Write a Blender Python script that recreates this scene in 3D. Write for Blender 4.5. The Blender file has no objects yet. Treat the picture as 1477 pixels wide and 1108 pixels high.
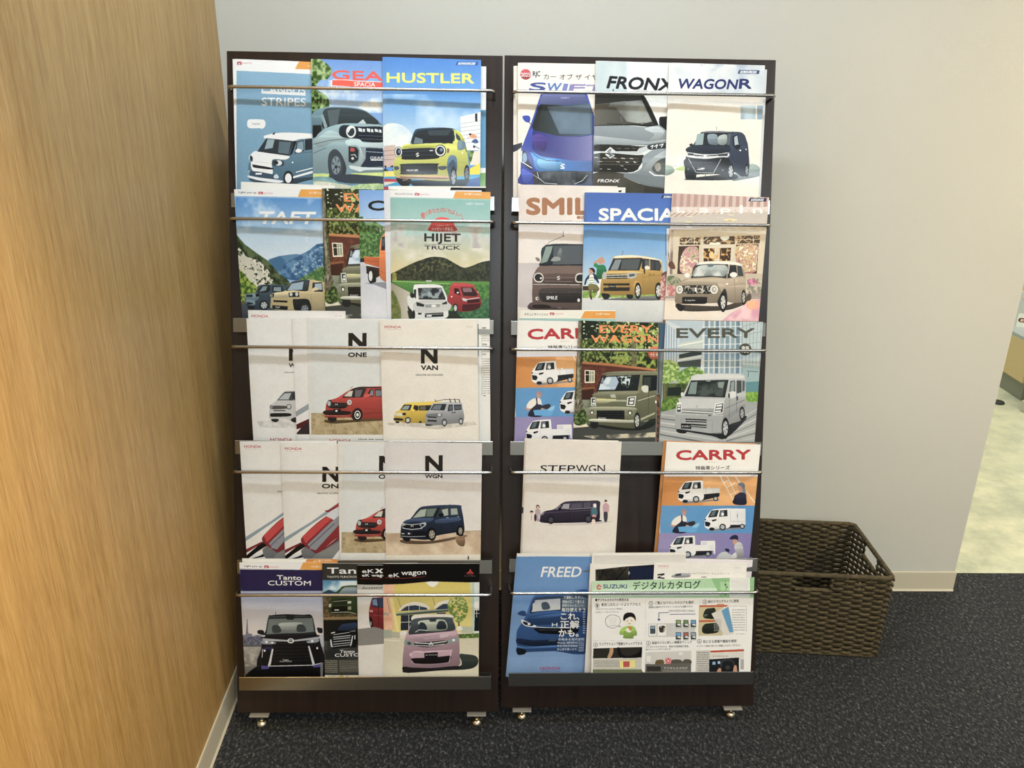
import bpy, bmesh, math, random
import numpy as np
from mathutils import Matrix, Vector
D = bpy.data; S = bpy.context.scene; C = S.collection; PI = math.pi
random.seed(4)

# ---------------------------------------------------------------- camera, sky, lamps, exposure
cam_d = D.cameras.new('camera'); cam = D.objects.new('camera', cam_d); C.objects.link(cam); S.camera = cam
cam_d.sensor_width = 36; cam_d.lens = 36 * 1085.7 / 1477; cam_d.clip_start = .02
Rr = [(0.99984, -0.01248, 0.0125), (0.00769, -0.32959, -0.94409), (0.0159, 0.94404, -0.32944)]   # right, down, forward
cam.matrix_world = Matrix(((Rr[0][0], -Rr[1][0], -Rr[2][0], .5986), (Rr[0][1], -Rr[1][1], -Rr[2][1], -1.39448),
                           (Rr[0][2], -Rr[1][2], -Rr[2][2], 1.3369), (0, 0, 0, 1)))
W = D.worlds.new('world'); S.world = W; W.use_nodes = True
W.node_tree.nodes['Background'].inputs[0].default_value = (.80, .86, 1, 1)
W.node_tree.nodes['Background'].inputs[1].default_value = .35
S.view_settings.view_transform = 'Standard'; S.view_settings.look = 'None'; S.view_settings.gamma = 1
S.view_settings.use_curve_mapping = False; S.view_settings.exposure = 0.36
CEIL = 2.5
#        name             x     y     len_x len_y watts colour
LAMPS = [('ceiling_light', .62, -.18, 1.15, .10, 14, (.82, .925, 1)),
         ('ceiling_light', 2.4, -1.10, 1.15, .10, 6, (.86, .945, 1)),
         ('ceiling_light', .62, -3.0, 1.15, .22, 34, (.78, .91, 1)),
         ('ceiling_light', 2.4, -3.0, 1.15, .22, 28, (.80, .92, 1)),
         ('ceiling_light', 2.9, 1.5, 1.15, .22, 21, (1, .975, .86)),
         ('ceiling_light', 2.9, 3.2, 1.15, .22, 20, (1, .985, .88))]
def lamp_of(x, y, lx, ly, watts, col):
    l = D.lights.new('tube_glow', 'AREA'); l.shape = 'RECTANGLE'; l.size = lx; l.size_y = ly; l.energy = watts; l.color = col
    o = D.objects.new('tube_glow', l); C.objects.link(o); o.location = (x, y, CEIL - .075); return o
for n_, x, y, lx, ly, wt_, col in LAMPS: lamp_of(x, y, lx, ly, wt_, col)
SPOTS_ = [(.85, -1.32, (1, .70, .30), 285, (0, -1.18, 1.15), 1.12), (3.2, -.85, (1, .79, .46), 170, (2.05, .5, .70), 1.3)]      # warm downlights: x, y, colour, watts, aim
for x, y, col, wt_, aim, cone in SPOTS_:
    l = D.lights.new('downlight_glow', 'SPOT'); l.shadow_soft_size = .06; l.spot_size = cone; l.spot_blend = 1; l.energy = wt_; l.color = col
    o = D.objects.new('downlight_glow', l); C.objects.link(o)
    o.matrix_world = Matrix.Translation((x, y, CEIL - .03)) @ (Vector(aim) - Vector((x, y, CEIL))).to_track_quat('-Z', 'Y').to_matrix().to_4x4()

# ---------------------------------------------------------------- helpers
def mat(name, col, rough=.5, metal=0, **k):
    m = D.materials.new(name); m.use_nodes = True; b = m.node_tree.nodes['Principled BSDF']
    b.inputs['Base Color'].default_value = (*col, 1); b.inputs['Roughness'].default_value = rough; b.inputs['Metallic'].default_value = metal
    for a, v in k.items(): b.inputs[a.replace('_', ' ')].default_value = v
    return m
def nd(m, t, **k):
    n = m.node_tree.nodes.new(t)
    for a, v in k.items():
        if hasattr(n, a): setattr(n, a, v)
        else: n.inputs[a.replace('_', ' ')].default_value = v
    return n
def ln(m, a, b): m.node_tree.links.new(a, b)
def bs(m): return m.node_tree.nodes['Principled BSDF']
def mixc(m, fac, a, b, blend='MIX'):
    n = nd(m, 'ShaderNodeMix', data_type='RGBA', blend_type=blend)
    for i, v in ((0, fac), (6, a), (7, b)):
        if hasattr(v, 'is_linked'): ln(m, v, n.inputs[i])
        else: n.inputs[i].default_value = v if i == 0 else (*v, 1)
    return n.outputs[2]
def coords(m, scale=(1, 1, 1), src='Object'):
    t = nd(m, 'ShaderNodeTexCoord'); p = nd(m, 'ShaderNodeMapping'); p.inputs['Scale'].default_value = scale
    ln(m, t.outputs[src], p.inputs[0]); return p.outputs[0]
def ramp(m, fac, stops):
    r = nd(m, 'ShaderNodeValToRGB'); e = r.color_ramp.elements
    e[0].position, e[0].color = stops[0][0], (*stops[0][1], 1); e[1].position, e[1].color = stops[-1][0], (*stops[-1][1], 1)
    for p, c in stops[1:-1]: q = e.new(p); q.color = (*c, 1)
    ln(m, fac, r.inputs[0]); return r.outputs[0]
def bump(m, h, strength, dist=.001):
    b = nd(m, 'ShaderNodeBump'); b.inputs['Strength'].default_value = strength; b.inputs['Distance'].default_value = dist
    ln(m, h, b.inputs['Height']); ln(m, b.outputs[0], bs(m).inputs['Normal'])
def noise(m, vec, scale, detail=2, rough=.5):
    n = nd(m, 'ShaderNodeTexNoise'); n.inputs['Scale'].default_value = scale; n.inputs['Detail'].default_value = detail; n.inputs['Roughness'].default_value = rough
    ln(m, vec, n.inputs['Vector']); return n.outputs[0]
def obj(name, bm, m, parent=None, smooth=False, bevel=0):
    me = D.meshes.new(name)
    if bevel:
        bmesh.ops.bevel(bm, geom=[e for e in bm.edges if len(e.link_faces) == 2 and e.calc_face_angle(0) > .6], offset=bevel, segments=2, affect='EDGES', profile=.5)
    bmesh.ops.recalc_face_normals(bm, faces=bm.faces)
    bm.to_mesh(me); bm.free()
    for mm in (m if isinstance(m, (list, tuple)) else [m]): me.materials.append(mm)
    if smooth:
        me.polygons.foreach_set('use_smooth', [True] * len(me.polygons))
        me.set_sharp_from_angle(angle=.7)
    o = D.objects.new(name, me); C.objects.link(o)
    if parent: o.parent = parent
    return o
def box(bm, x0, y0, z0, x1, y1, z1):
    r = bmesh.ops.create_cube(bm, size=1, matrix=Matrix.Translation(((x0 + x1) / 2, (y0 + y1) / 2, (z0 + z1) / 2)) @ Matrix.Diagonal((x1 - x0, y1 - y0, z1 - z0, 1)))
    return r['verts']
def B(*a):
    bm = bmesh.new(); box(bm, *a); return bm
def tube(bm, pts, r, seg=10, closed=False, rz=None):
    pts = [Vector(p) for p in pts]; n = len(pts); rings = []; up = None
    for i, p in enumerate(pts):
        a = pts[i - 1] if (i or closed) else p; b = pts[(i + 1) % n] if (i < n - 1 or closed) else p
        t = (b - a).normalized()
        if up is None: up = (Vector((0, 0, 1)) if abs(t.z) < .9 else Vector((0, 1, 0)))
        s = t.cross(up).normalized(); up = s.cross(t).normalized()
        rings.append([bm.verts.new(p + s * r * math.cos(2 * PI * j / seg) + up * (rz or r) * math.sin(2 * PI * j / seg)) for j in range(seg)])
    for i in range(n if closed else n - 1):
        A, Bq = rings[i], rings[(i + 1) % n]
        for j in range(seg): bm.faces.new((A[j], A[(j + 1) % seg], Bq[(j + 1) % seg], Bq[j]))
    if not closed: bm.faces.new(rings[0][::-1]); bm.faces.new(rings[-1])
def lathe(bm, prof, c, seg=20):
    rings = [[bm.verts.new((c[0] + r * math.cos(2 * PI * j / seg), c[1] + r * math.sin(2 * PI * j / seg), c[2] + z)) for j in range(seg)] for r, z in prof]
    for A, Bq in zip(rings, rings[1:]):
        for j in range(seg): bm.faces.new((A[j], A[(j + 1) % seg], Bq[(j + 1) % seg], Bq[j]))
    bm.faces.new(rings[0][::-1]); bm.faces.new(rings[-1])
def thing(name, label, cat, mw=None, group=None):
    o = D.objects.new(name, None); C.objects.link(o); o.empty_display_size = .05
    if mw is not None: o.matrix_world = mw
    o['label'] = label; o['category'] = cat
    if group: o['group'] = group
    return o
def tag(o, label, cat, group=None):
    o['label'] = label; o['category'] = cat
    if group: o['group'] = group
    return o
def struct(name, bm, m, parent=None, **k):
    o = obj(name, bm, m, parent, **k); o['kind'] = 'structure'; return o
def srgb(h): return tuple(((v / 255) / 12.92 if v / 255 <= .04045 else ((v / 255 + .055) / 1.055) ** 2.4) for v in (int(h[i:i + 2], 16) for i in (0, 2, 4)))

# ---------------------------------------------------------------- materials of the room
m_wall = mat('wall_vinyl_paper', srgb('d3d3cd'), .75); v_ = coords(m_wall)
nn = noise(m_wall, v_, 420, 3); bump(m_wall, nn, .35, .0012)
ln(m_wall, ramp(m_wall, noise(m_wall, v_, 1.2, 2), [(.3, srgb('cfcfc8')), (.7, srgb('d8d8d1'))]), bs(m_wall).inputs['Base Color'])
m_ceil = mat('ceiling_board', srgb('e4e3de'), .9); bump(m_ceil, noise(m_ceil, coords(m_ceil), 160, 4), .3, .002)
m_base = mat('skirting_vinyl', srgb('cfc8b4'), .45)
m_wood = mat('timber_laminate', srgb('c69a5c'), .42)
v_ = coords(m_wood, (1, 1, .022))
n1 = noise(m_wood, v_, 15, 4, .6); n2 = noise(m_wood, coords(m_wood, (1, 1, .012)), 34, 3, .6); n3 = noise(m_wood, coords(m_wood, (1, 1, .045)), 420, 3, .7)
a_ = ramp(m_wood, n1, [(.28, srgb('9c7842')), (.43, srgb('bd975c')), (.46, srgb('a47f48')), (.56, srgb('c29c62')), (.585, srgb('ad8850')), (.74, srgb('d4b076'))])
b_ = mixc(m_wood, .30, a_, ramp(m_wood, n2, [(.35, srgb('ac8748')), (.65, srgb('d6b27a'))]))
ln(m_wood, mixc(m_wood, .26, b_, ramp(m_wood, n3, [(.36, srgb('7c5a2c')), (.5, srgb('c09a60')), (.66, srgb('e4c48e'))])), bs(m_wood).inputs['Base Color'])
bump(m_wood, n3, .12, .0006)
m_carpet = mat('carpet_loop_pile', srgb('30343a'), .95)
v_ = coords(m_carpet, (1.0, .62, 1)); vr = nd(m_carpet, 'ShaderNodeVectorRotate'); vr.inputs['Angle'].default_value = .5; ln(m_carpet, v_, vr.inputs['Vector']); v_ = vr.outputs[0]
vo = nd(m_carpet, 'ShaderNodeTexVoronoi'); vo.inputs['Scale'].default_value = 250; ln(m_carpet, v_, vo.inputs['Vector'])
sep = nd(m_carpet, 'ShaderNodeSeparateColor'); ln(m_carpet, vo.outputs['Color'], sep.inputs[0])
c1 = ramp(m_carpet, sep.outputs[0], [(0, srgb('0e1116')), (.4, srgb('191c21')), (.75, srgb('262a2d')), (.93, srgb('424344')), (1, srgb('65645f'))])
nz = noise(m_carpet, v_, 150, 5, .85)
c2 = ramp(m_carpet, nz, [(.42, srgb('030407')), (.50, srgb('1a1d22')), (.56, srgb('33363a')), (.63, srgb('85837c'))])
ln(m_carpet, mixc(m_carpet, .75, c1, c2), bs(m_carpet).inputs['Base Color'])
bump(m_carpet, nz, .7, .004)
m_lino = mat('marbled_sheet_floor', srgb('cdd2b4'), .3)
v_ = coords(m_lino)
ln(m_lino, ramp(m_lino, noise(m_lino, v_, 6, 7, .7), [(.32, srgb('a8ae9a')), (.5, srgb('c6c8ae')), (.66, srgb('dcd9bc'))]), bs(m_lino).inputs['Base Color'])

# ---------------------------------------------------------------- room shell
YB, XR, SL = .5548, 1.9831, -.0617
def xl(y): return -.0702 + SL * (y - YB)
Y0, Y1, X1 = -4.2, 5.0, 4.6
struct('floor', B(-.5, Y0, -.05, X1, .6472, 0), m_carpet)
struct('floor_sheet', B(-.5, .6472, -.05, X1, Y1, -.001), m_lino).name = 'floor_vinyl'
struct('ceiling', B(-.6, Y0, CEIL, X1 + .1, Y1, CEIL + .05), m_ceil)
struct('wall_back', B(-.25, YB, 0, XR, YB + .09, CEIL), m_wall, bevel=.003)
bm = bmesh.new(); q = [(xl(YB + .1), YB + .1), (xl(Y0), Y0), (xl(Y0) - .12, Y0), (xl(YB + .1) - .12, YB + .1)]
lo = [bm.verts.new((x, y, 0)) for x, y in q]; hi = [bm.verts.new((x, y, CEIL)) for x, y in q]
bm.faces.new(lo[::-1]); bm.faces.new(hi)
for i in range(4): bm.faces.new((lo[i], lo[(i + 1) % 4], hi[(i + 1) % 4], hi[i]))
struct('wall_left', bm, m_wood)
struct('wall_front', B(-.6, Y0 - .1, 0, X1 + .1, Y0, CEIL), m_wall)
struct('wall_right', B(X1, Y0, 0, X1 + .1, Y1, CEIL), m_wall)
struct('wall_far', B(-.6, Y1, 0, X1 + .1, Y1 + .1, CEIL), m_wall)
# skirtings with a thin rounded top and a foot that flares
bm = bmesh.new()
prof = [(0, 0), (.007, 0), (.0035, .006), (.0028, .062), (.0015, .0659), (0, .0659)]
def sweep(bm, P0, P1, nrm):
    r0 = [bm.verts.new((P0[0] + nrm[0] * d, P0[1] + nrm[1] * d, z)) for d, z in prof]; r1 = [bm.verts.new((P1[0] + nrm[0] * d, P1[1] + nrm[1] * d, z)) for d, z in prof]
    for i in range(len(prof)): bm.faces.new((r0[i], r0[(i + 1) % len(prof)], r1[(i + 1) % len(prof)], r1[i]))
    bm.faces.new(r0); bm.faces.new(r1[::-1])
sweep(bm, (xl(YB), YB), (XR + .003, YB), (0, -1)); struct('baseboard_back', bm, m_base)
bm = bmesh.new(); k_ = 1 / math.hypot(1, SL); sweep(bm, (xl(Y0), Y0), (xl(YB) + .001, YB), (k_, -SL * k_)); struct('baseboard_left', bm, m_base)
# ceiling fittings
m_case = mat('lamp_casing', srgb('e8e8e4'), .5); m_tube = mat('lamp_tube', (1, 1, 1), .4)
bs(m_tube).inputs['Emission Color'].default_value = (1, .98, .94, 1); bs(m_tube).inputs['Emission Strength'].default_value = 6
SPOTS = ['over the two racks', 'to the right over the carpet', 'behind the camera', 'behind the camera further right', 'over the pale vinyl floor', 'deepest over the pale vinyl floor']
for (n_, x, y, lx, ly, wt_, col), w_ in zip(LAMPS, SPOTS):
    t = thing('ceiling_light', 'white strip ceiling light ' + w_, 'light', Matrix.Translation((x, y, CEIL)), 'strip ceiling lights')
    obj('casing', B(-lx / 2 - .02, -ly / 2 - .02, -.045, lx / 2 + .02, ly / 2 + .02, 0), m_case, t, bevel=.003)
    for dy in ((-ly / 4, ly / 4) if ly > .15 else (0,)):
        bm = bmesh.new(); tube(bm, [(-lx / 2, dy, -.058), (lx / 2, dy, -.058)], .012, 12); obj('tube', bm, m_tube, t, smooth=True)
for (x, y, col, wt_, aim, cone), w_ in zip(SPOTS_, ('beside the timber wall', 'towards the wall end')):
    t = thing('downlight', 'small warm round downlight ' + w_, 'light', Matrix.Translation((x, y, CEIL)), 'warm downlights')
    bm = bmesh.new(); lathe(bm, [(.06, -.004), (.075, -.004), (.078, 0), (.06, 0)], (0, 0, 0)); obj('trim_ring', bm, m_case, t, smooth=True)

# ---------------------------------------------------------------- racks
m_board = mat('dark_walnut_board', srgb('2c1c16'), .33)
v_ = coords(m_board, (1, 1, .05))
ln(m_board, ramp(m_board, noise(m_board, v_, 60, 4, .6), [(.3, srgb('1a100c')), (.7, srgb('2f1f18'))]), bs(m_board).inputs['Base Color'])
bump(m_board, noise(m_board, v_, 240, 2), .08, .0004)
m_edge = mat('board_edge_band', srgb('1c110c'), .5)
m_steel = mat('satin_steel', (.33, .32, .30), .2, 1)
m_chrome = mat('chromed_rod', (.52, .50, .47), .24, 1)
m_foot = mat('zinc_plate', (.72, .70, .64), .42, .6)
m_brass = mat('nickel_glide', (.75, .68, .52), .22, 1)
RF = {'L': ((0, 0, .0426), (1, .0089, -.0019), (-.0005, .266, .964)), 'R': ((.6061, .0236, .036), (.9999, .0145, -.0016), (-.0021, .2506, .9681))}
def frame(k):
    o, U, V = (Vector(a) for a in RF[k]); U.normalize(); V = (V - U * V.dot(U)).normalized(); N = V.cross(U)   # N points into the board
    return Matrix(((U.x, N.x, V.x, o.x), (U.y, N.y, V.y, o.y), (U.z, N.z, V.z, o.z), (0, 0, 0, 1)))
RM = {k: frame(k) for k in RF}
BARS = (.296, .571, .844, 1.117, 1.392)
def rack(k, label):
    M = RM[k]; t = thing('brochure_rack', label, 'rack', M, 'leaning brochure racks')
    obj('back_panel', B(0, 0, 0, .6, .018, 1.4848), [m_board], t, bevel=.001)
    for i in range(5):
        v = .0715 + .268 * i; bm = bmesh.new()
        # folded tray: floor, upturned lip with a rounded edge, return at the board
        pr = [(-.0008, .022), (-.0008, 0), (-.0375, 0), (-.0375, .0296), (-.0369, .0305), (-.0363, .0296), (-.0363, .0012), (-.0018, .0012), (-.0018, .022)]
        a = [bm.verts.new((.0175, y, v + z)) for y, z in pr]; b = [bm.verts.new((.5835, y, v + z)) for y, z in pr]
        for j in range(len(pr)): bm.faces.new((a[j], a[(j + 1) % len(pr)], b[(j + 1) % len(pr)], b[j]))
        bm.faces.new(a[::-1]); bm.faces.new(b)
        obj('tray', bm, m_steel, t)
        vb = BARS[i]; p = []; r = .010; u0, u1 = .019, .5815
        p.append((u0, 0, vb))
        for j in range(6): th = PI / 2 * j / 5; p.append((u0 + r - r * math.cos(th), -.054 + r - r * math.sin(th), vb))
        for j in range(6): th = PI / 2 * j / 5; p.append((u1 - r + r * math.sin(th), -.054 + r - r * math.cos(th), vb))
        p.append((u1, 0, vb)); bm = bmesh.new(); tube(bm, p, .0036, 14); w = obj('retaining_rod', bm, m_chrome, t, smooth=True)
        for u in (u0, u1):
            bm = bmesh.new(); tube(bm, [(u, -.0015, vb), (u, 0, vb)], .0050, 14); obj('rod_socket', bm, m_edge, w, smooth=True)
    Mi = M.inverted()
    for u in (.05, .55):                                  # front levelling feet, upright in the world
        P = M @ Vector((u, .009, 0)); zb = P.z
        bm = bmesh.new(); box(bm, -.022, -.016, -.0035, .022, .016, 0); f = obj('levelling_foot', bm, m_foot, t, bevel=.0006)
        f.matrix_world = Matrix.Translation((P.x, P.y, zb - .0012))
        bm = bmesh.new(); lathe(bm, [(.004, .012 - zb), (.004, 0)], (0, 0, 0), 12); g = obj('screw', bm, m_brass, f, smooth=True)
        bm = bmesh.new(); h = zb - .0012; lathe(bm, [(.0105, -h), (.0125, -h + .003), (.0120, -h + .007), (.009, -h + .011), (.006, -h + .013), (.006, -h + .0155)], (0, 0, 0), 20); obj('glide', bm, m_brass, f, smooth=True)
    for u in (.085, .515):                                # rear stays down to the floor behind the board
        P = M @ Vector((u, .018, 1.10)); bm = bmesh.new()
        tube(bm, [Mi @ P, Mi @ Vector((P.x, P.y + .012, P.z - .03)), Mi @ Vector((P.x, P.y + .075, .012))], .011, 12)
        s = obj('rear_stay', bm, m_steel, t, smooth=True)
        bm = bmesh.new(); Q = Vector((P.x, P.y + .0755, 0)); lathe(bm, [(.016, 0), (.018, .004), (.012, .012), (.009, .016)], (0, 0, 0), 16)
        g = obj('rubber_tip', bm, m_edge, s, smooth=True); g.matrix_world = Matrix.Translation(Q)
    P0 = M @ Vector((.085, .018, 1.10)); P1 = M @ Vector((.515, .018, 1.10)); bm = bmesh.new()
    tube(bm, [Mi @ Vector((P0.x, P0.y + .066, .25)), Mi @ Vector((P1.x, P1.y + .066, .25))], .008, 10); obj('cross_stay', bm, m_steel, t, smooth=True)
    return t
rack('L', 'tall dark brown brochure rack next to the timber wall')
rack('R', 'tall dark brown brochure rack next to the wicker basket')

# ---------------------------------------------------------------- printing of flat cover art
TW, TH = 600, 848
_rng = np.random.default_rng(7)
def _octave(n, size=1024):
    g = _rng.random((n + 1, n + 1)); g[-1] = g[0]; g[:, -1] = g[:, 0]
    t = np.linspace(0, n, size, endpoint=False); i = t.astype(int); f = t - i; f = f * f * (3 - 2 * f)
    a = g[i][:, i]; b = g[i][:, i + 1]; c = g[i + 1][:, i]; d = g[i + 1][:, i + 1]
    return (a * (1 - f) + b * f) * (1 - f)[:, None] + (c * (1 - f) + d * f) * f[:, None]
NOISE = {k: sum(_octave(min(512, n * 2 ** j)) / 2 ** j for j in range(3)) / 1.75 for k, n in (('1', 6), ('2', 16), ('3', 40), ('4', 90))}
def hx(s): return np.array([int(s[i:i + 2], 16) for i in (0, 2, 4)], np.float32) / 255
_tcache = {}
def text_tris(s, bold):
    k = (s, bold)
    if k not in _tcache:
        cu = D.curves.new('lettering', 'FONT'); cu.body = s; cu.size = 1; cu.resolution_u = 3
        cu.fill_mode = 'FRONT'
        ob = D.objects.new('lettering', cu); C.objects.link(ob)
        me = ob.to_mesh(); me.calc_loop_triangles()
        v = np.zeros(len(me.vertices) * 3); me.vertices.foreach_get('co', v); v = v.reshape(-1, 3)[:, :2]
        t = np.zeros(len(me.loop_triangles) * 3, int); me.loop_triangles.foreach_get('vertices', t)
        ob.to_mesh_clear(); D.objects.remove(ob); D.curves.remove(cu)
        _tcache[k] = (v, t.reshape(-1, 3))
    return _tcache[k]
def homography(src, dst):
    A = []; B = []
    for (x, y), (u, v) in zip(src, dst):
        A.append([x, y, 1, 0, 0, 0, -u * x, -u * y]); B.append(u)
        A.append([0, 0, 0, x, y, 1, -v * x, -v * y]); B.append(v)
    return np.append(np.linalg.solve(np.array(A, float), np.array(B, float)), 1).reshape(3, 3)
class Print:
    """A sheet painted with flat shapes; its drawing units are mapped onto the sheet by four corners."""
    def __init__(self, quad, base, ox, oy, s=5.54, tw=TW, th=TH):
        self.tw, self.th = tw, th
        self.im = np.ones((th, tw, 3), np.float32) * hx(base)
        self.M = homography(quad, [(0, 0), (tw, 0), (tw, th), (0, th)])
        self.ox, self.oy, self.s = ox, oy, s
    def mp(self, pts):
        p = np.asarray(pts, float); x = self.ox + p[:, 0] / self.s; y = self.oy + p[:, 1] / self.s
        q = self.M @ np.array([x, y, np.ones_like(x)]); return (q[:2] / q[2]).T
    def s_px(self):          # sheet pixels per drawing unit
        q = self.mp([(0, 0), (100, 0)]); return float(np.hypot(*(q[1] - q[0]))) / 100
    def mask(self, q):
        x0 = max(0, int(q[:, 0].min())); x1 = min(self.tw, int(q[:, 0].max()) + 2)
        y0 = max(0, int(q[:, 1].min())); y1 = min(self.th, int(q[:, 1].max()) + 2)
        if x1 <= x0 or y1 <= y0: return None
        m = np.zeros((y1 - y0, x1 - x0), bool); X = np.arange(x0, x1) + .5
        for (ax, ay), (bx, by) in zip(q, np.roll(q, -1, 0)):
            if ay == by: continue
            lo, hi = (ay, by) if ay < by else (by, ay)
            r0 = max(y0, int(math.ceil(lo - .5))); r1 = min(y1, int(math.ceil(hi - .5)))
            if r1 <= r0: continue
            xi = ax + (np.arange(r0, r1) + .5 - ay) * (bx - ax) / (by - ay)
            m[r0 - y0:r1 - y0] ^= X[None] < xi[:, None]
        return m, x0, y0, x1, y1
    def fill(self, q, col):
        r = self.mask(q)
        if r is None: return
        m, x0, y0, x1, y1 = r
        sub = self.im[y0:y1, x0:x1]
        if callable(col): c = col(x0, y0, x1, y1, q)
        else: c = np.broadcast_to(col, sub.shape)
        sub[m] = c[m]
    def smooth(self, p):
        p = np.asarray(p, float); n = len(p); out = []
        for i in range(n):
            a, b, c, d = p[i - 1], p[i], p[(i + 1) % n], p[(i + 2) % n]
            for t in (0, .25, .5, .75):
                out.append(.5 * (2 * b + (c - a) * t + (2 * a - 5 * b + 4 * c - d) * t * t + (3 * b - a - 3 * c + d) * t ** 3))
        return out
    def draw(self, art):
        for ln in art.strip().split('\n'):
            ln = ln.strip()
            if not ln or ln[0] == '#': continue
            w = ln.split(); k = w[0]
            P_ = lambda a: [tuple(map(float, z.split(','))) for z in a]
            if k in 'psS':
                pt = P_(w[2:]); q = self.mp(self.smooth(pt) if k == 's' else pt); c = hx(w[1])
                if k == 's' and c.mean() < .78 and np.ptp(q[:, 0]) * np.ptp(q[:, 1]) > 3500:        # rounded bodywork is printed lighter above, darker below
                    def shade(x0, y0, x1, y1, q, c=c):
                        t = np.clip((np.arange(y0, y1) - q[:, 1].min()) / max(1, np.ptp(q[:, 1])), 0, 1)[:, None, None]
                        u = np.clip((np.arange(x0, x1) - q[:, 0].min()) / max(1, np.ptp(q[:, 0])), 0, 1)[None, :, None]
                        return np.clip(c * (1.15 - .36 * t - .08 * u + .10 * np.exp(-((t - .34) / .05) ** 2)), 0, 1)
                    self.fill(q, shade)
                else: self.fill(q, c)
            elif k == 'v':
                self.view(*map(float, w[1:]))
            elif k in 'ghGH':
                pt = P_(w[3:]); a, b = hx(w[1]), hx(w[2]); hz = k in 'hH'
                def col(x0, y0, x1, y1, q):
                    if hz:
                        t = np.clip((np.arange(x0, x1) - q[:, 0].min()) / max(1, np.ptp(q[:, 0])), 0, 1)[None, :, None]
                    else:
                        t = np.clip((np.arange(y0, y1) - q[:, 1].min()) / max(1, np.ptp(q[:, 1])), 0, 1)[:, None, None]
                    return np.broadcast_to(a * (1 - t) + b * t, (y1 - y0, x1 - x0, 3))
                self.fill(self.mp(self.smooth(pt) if k in 'GH' else pt), col)
            elif k in 'nNm':     # mottled print: n c1 c2 scale threshold softness pts
                a, b = (None if w[1] == 'x' else hx(w[1])), hx(w[2]); N_ = NOISE[w[3]]; th, so = float(w[4]), float(w[5]); pt = P_(w[6:])
                im = self.im
                def col(x0, y0, x1, y1, q):
                    nn = N_[y0:y1, x0:x1]; t = np.clip((nn - th) / so + .5, 0, 1)[..., None]
                    return a * (1 - t) + b * t
                def colN(x0, y0, x1, y1, q):     # only the second colour is printed, over what is there
                    nn = N_[y0:y1, x0:x1]; t = np.clip((nn - th) / so + .5, 0, 1)[..., None]
                    return im[y0:y1, x0:x1] * (1 - t) + b * t
                self.fill(self.mp(self.smooth(pt) if k == 'm' else pt), colN if k == 'N' else col)
            elif k == 'e':
                (cx, cy), (rx, ry) = P_(w[2:4]); t = np.linspace(0, 2 * PI, 28, endpoint=False)
                self.fill(self.mp(np.c_[cx + rx * np.cos(t), cy + ry * np.sin(t)]), hx(w[1]))
            elif k == 'r':
                (a, b), (c, d) = P_(w[2:4]); self.fill(self.mp([(a, b), (c, b), (c, d), (a, d)]), hx(w[1]))
            elif k == 'l':
                wd = float(w[2]) / 2; q = np.array(P_(w[3:]))
                for A, B in zip(q[:-1], q[1:]):
                    d = B - A; L = math.hypot(*d) or 1; nrm = np.array([-d[1], d[0]]) / L * wd; e = d / L * wd * .5
                    self.fill(self.mp([A - e + nrm, B + e + nrm, B + e - nrm, A - e - nrm]), hx(w[1]))
            elif k == 'w':       # wheel: tyre, rim, spokes
                (cx, cy), (rx, ry) = P_(w[3:5]); t = np.linspace(0, 2 * PI, 28, endpoint=False)
                E_ = lambda f: np.c_[cx + f * rx * np.cos(t), cy + f * ry * np.sin(t)]
                self.fill(self.mp(E_(1)), hx(w[1])); self.fill(self.mp(E_(.66)), hx(w[2]))
                for j in range(6):
                    a = j * PI / 3 + .3; c = np.array([cx, cy])
                    p1 = c + [rx * .6 * math.cos(a - .16), ry * .6 * math.sin(a - .16)]; p2 = c + [rx * .6 * math.cos(a + .16), ry * .6 * math.sin(a + .16)]
                    self.fill(self.mp([c + [rx * .16 * math.cos(a), ry * .16 * math.sin(a)], p1, p2]), hx(w[1]))
            elif k == 't':       # t colour bold skew x0,y0 x1,y1 [slope] text_with_underscores
                bold, sk = float(w[2]), float(w[3]); (x0, y0), (x1, y1) = P_(w[4:6]); slope = float(w[6])
                self.text(' '.join(w[7:]), hx(w[1]), bold, sk, x0, y0, x1, y1, slope)
            elif k == 'x':       # fine print: rows of short strokes: x colour x0,y0 x1,y1 rows
                (x0, y0), (x1, y1) = P_(w[2:4]); n = int(w[4]); R_ = random.Random(int(x0 + y0)); hh = (y1 - y0) / n
                for r in range(n):
                    x = x0
                    while x < x1:
                        L = R_.uniform(4, 16); b = min(x + L, x1); y = y0 + r * hh
                        self.fill(self.mp([(x, y), (b, y), (b, y + hh * .45), (x, y + hh * .45)]), hx(w[1])); x = b + R_.uniform(2, 4)
    def text(self, s, c, bold, sk, x0, y0, x1, y1, slope=0):
        v, t = text_tris(s, bold); lo, hi = v.min(0), v.max(0)
        u = (v - lo) / np.maximum(hi - lo, 1e-6)
        b = bold * .0062 * (y1 - y0); bs_ = b * self.s_px(); x0 += b; x1 -= b; y0 += b; y1 -= b
        sx = sk * (y1 - y0); b = bs_
        X = x0 + u[:, 0] * (x1 - x0 - abs(sx)) + (u[:, 1] * sx if sx > 0 else (u[:, 1] - 1) * sx)
        Y = y1 - u[:, 1] * (y1 - y0) + slope * (X - x0)
        q = self.mp(np.c_[X, Y])
        for ox_, oy_ in (((0, 0),) if bold == 0 else [(b * math.cos(h * PI / 4), b * math.sin(h * PI / 4)) for h in range(8)]):
            for i, j, k in t: self.fill(q[[i, j, k]] + (ox_, oy_), c)
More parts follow.
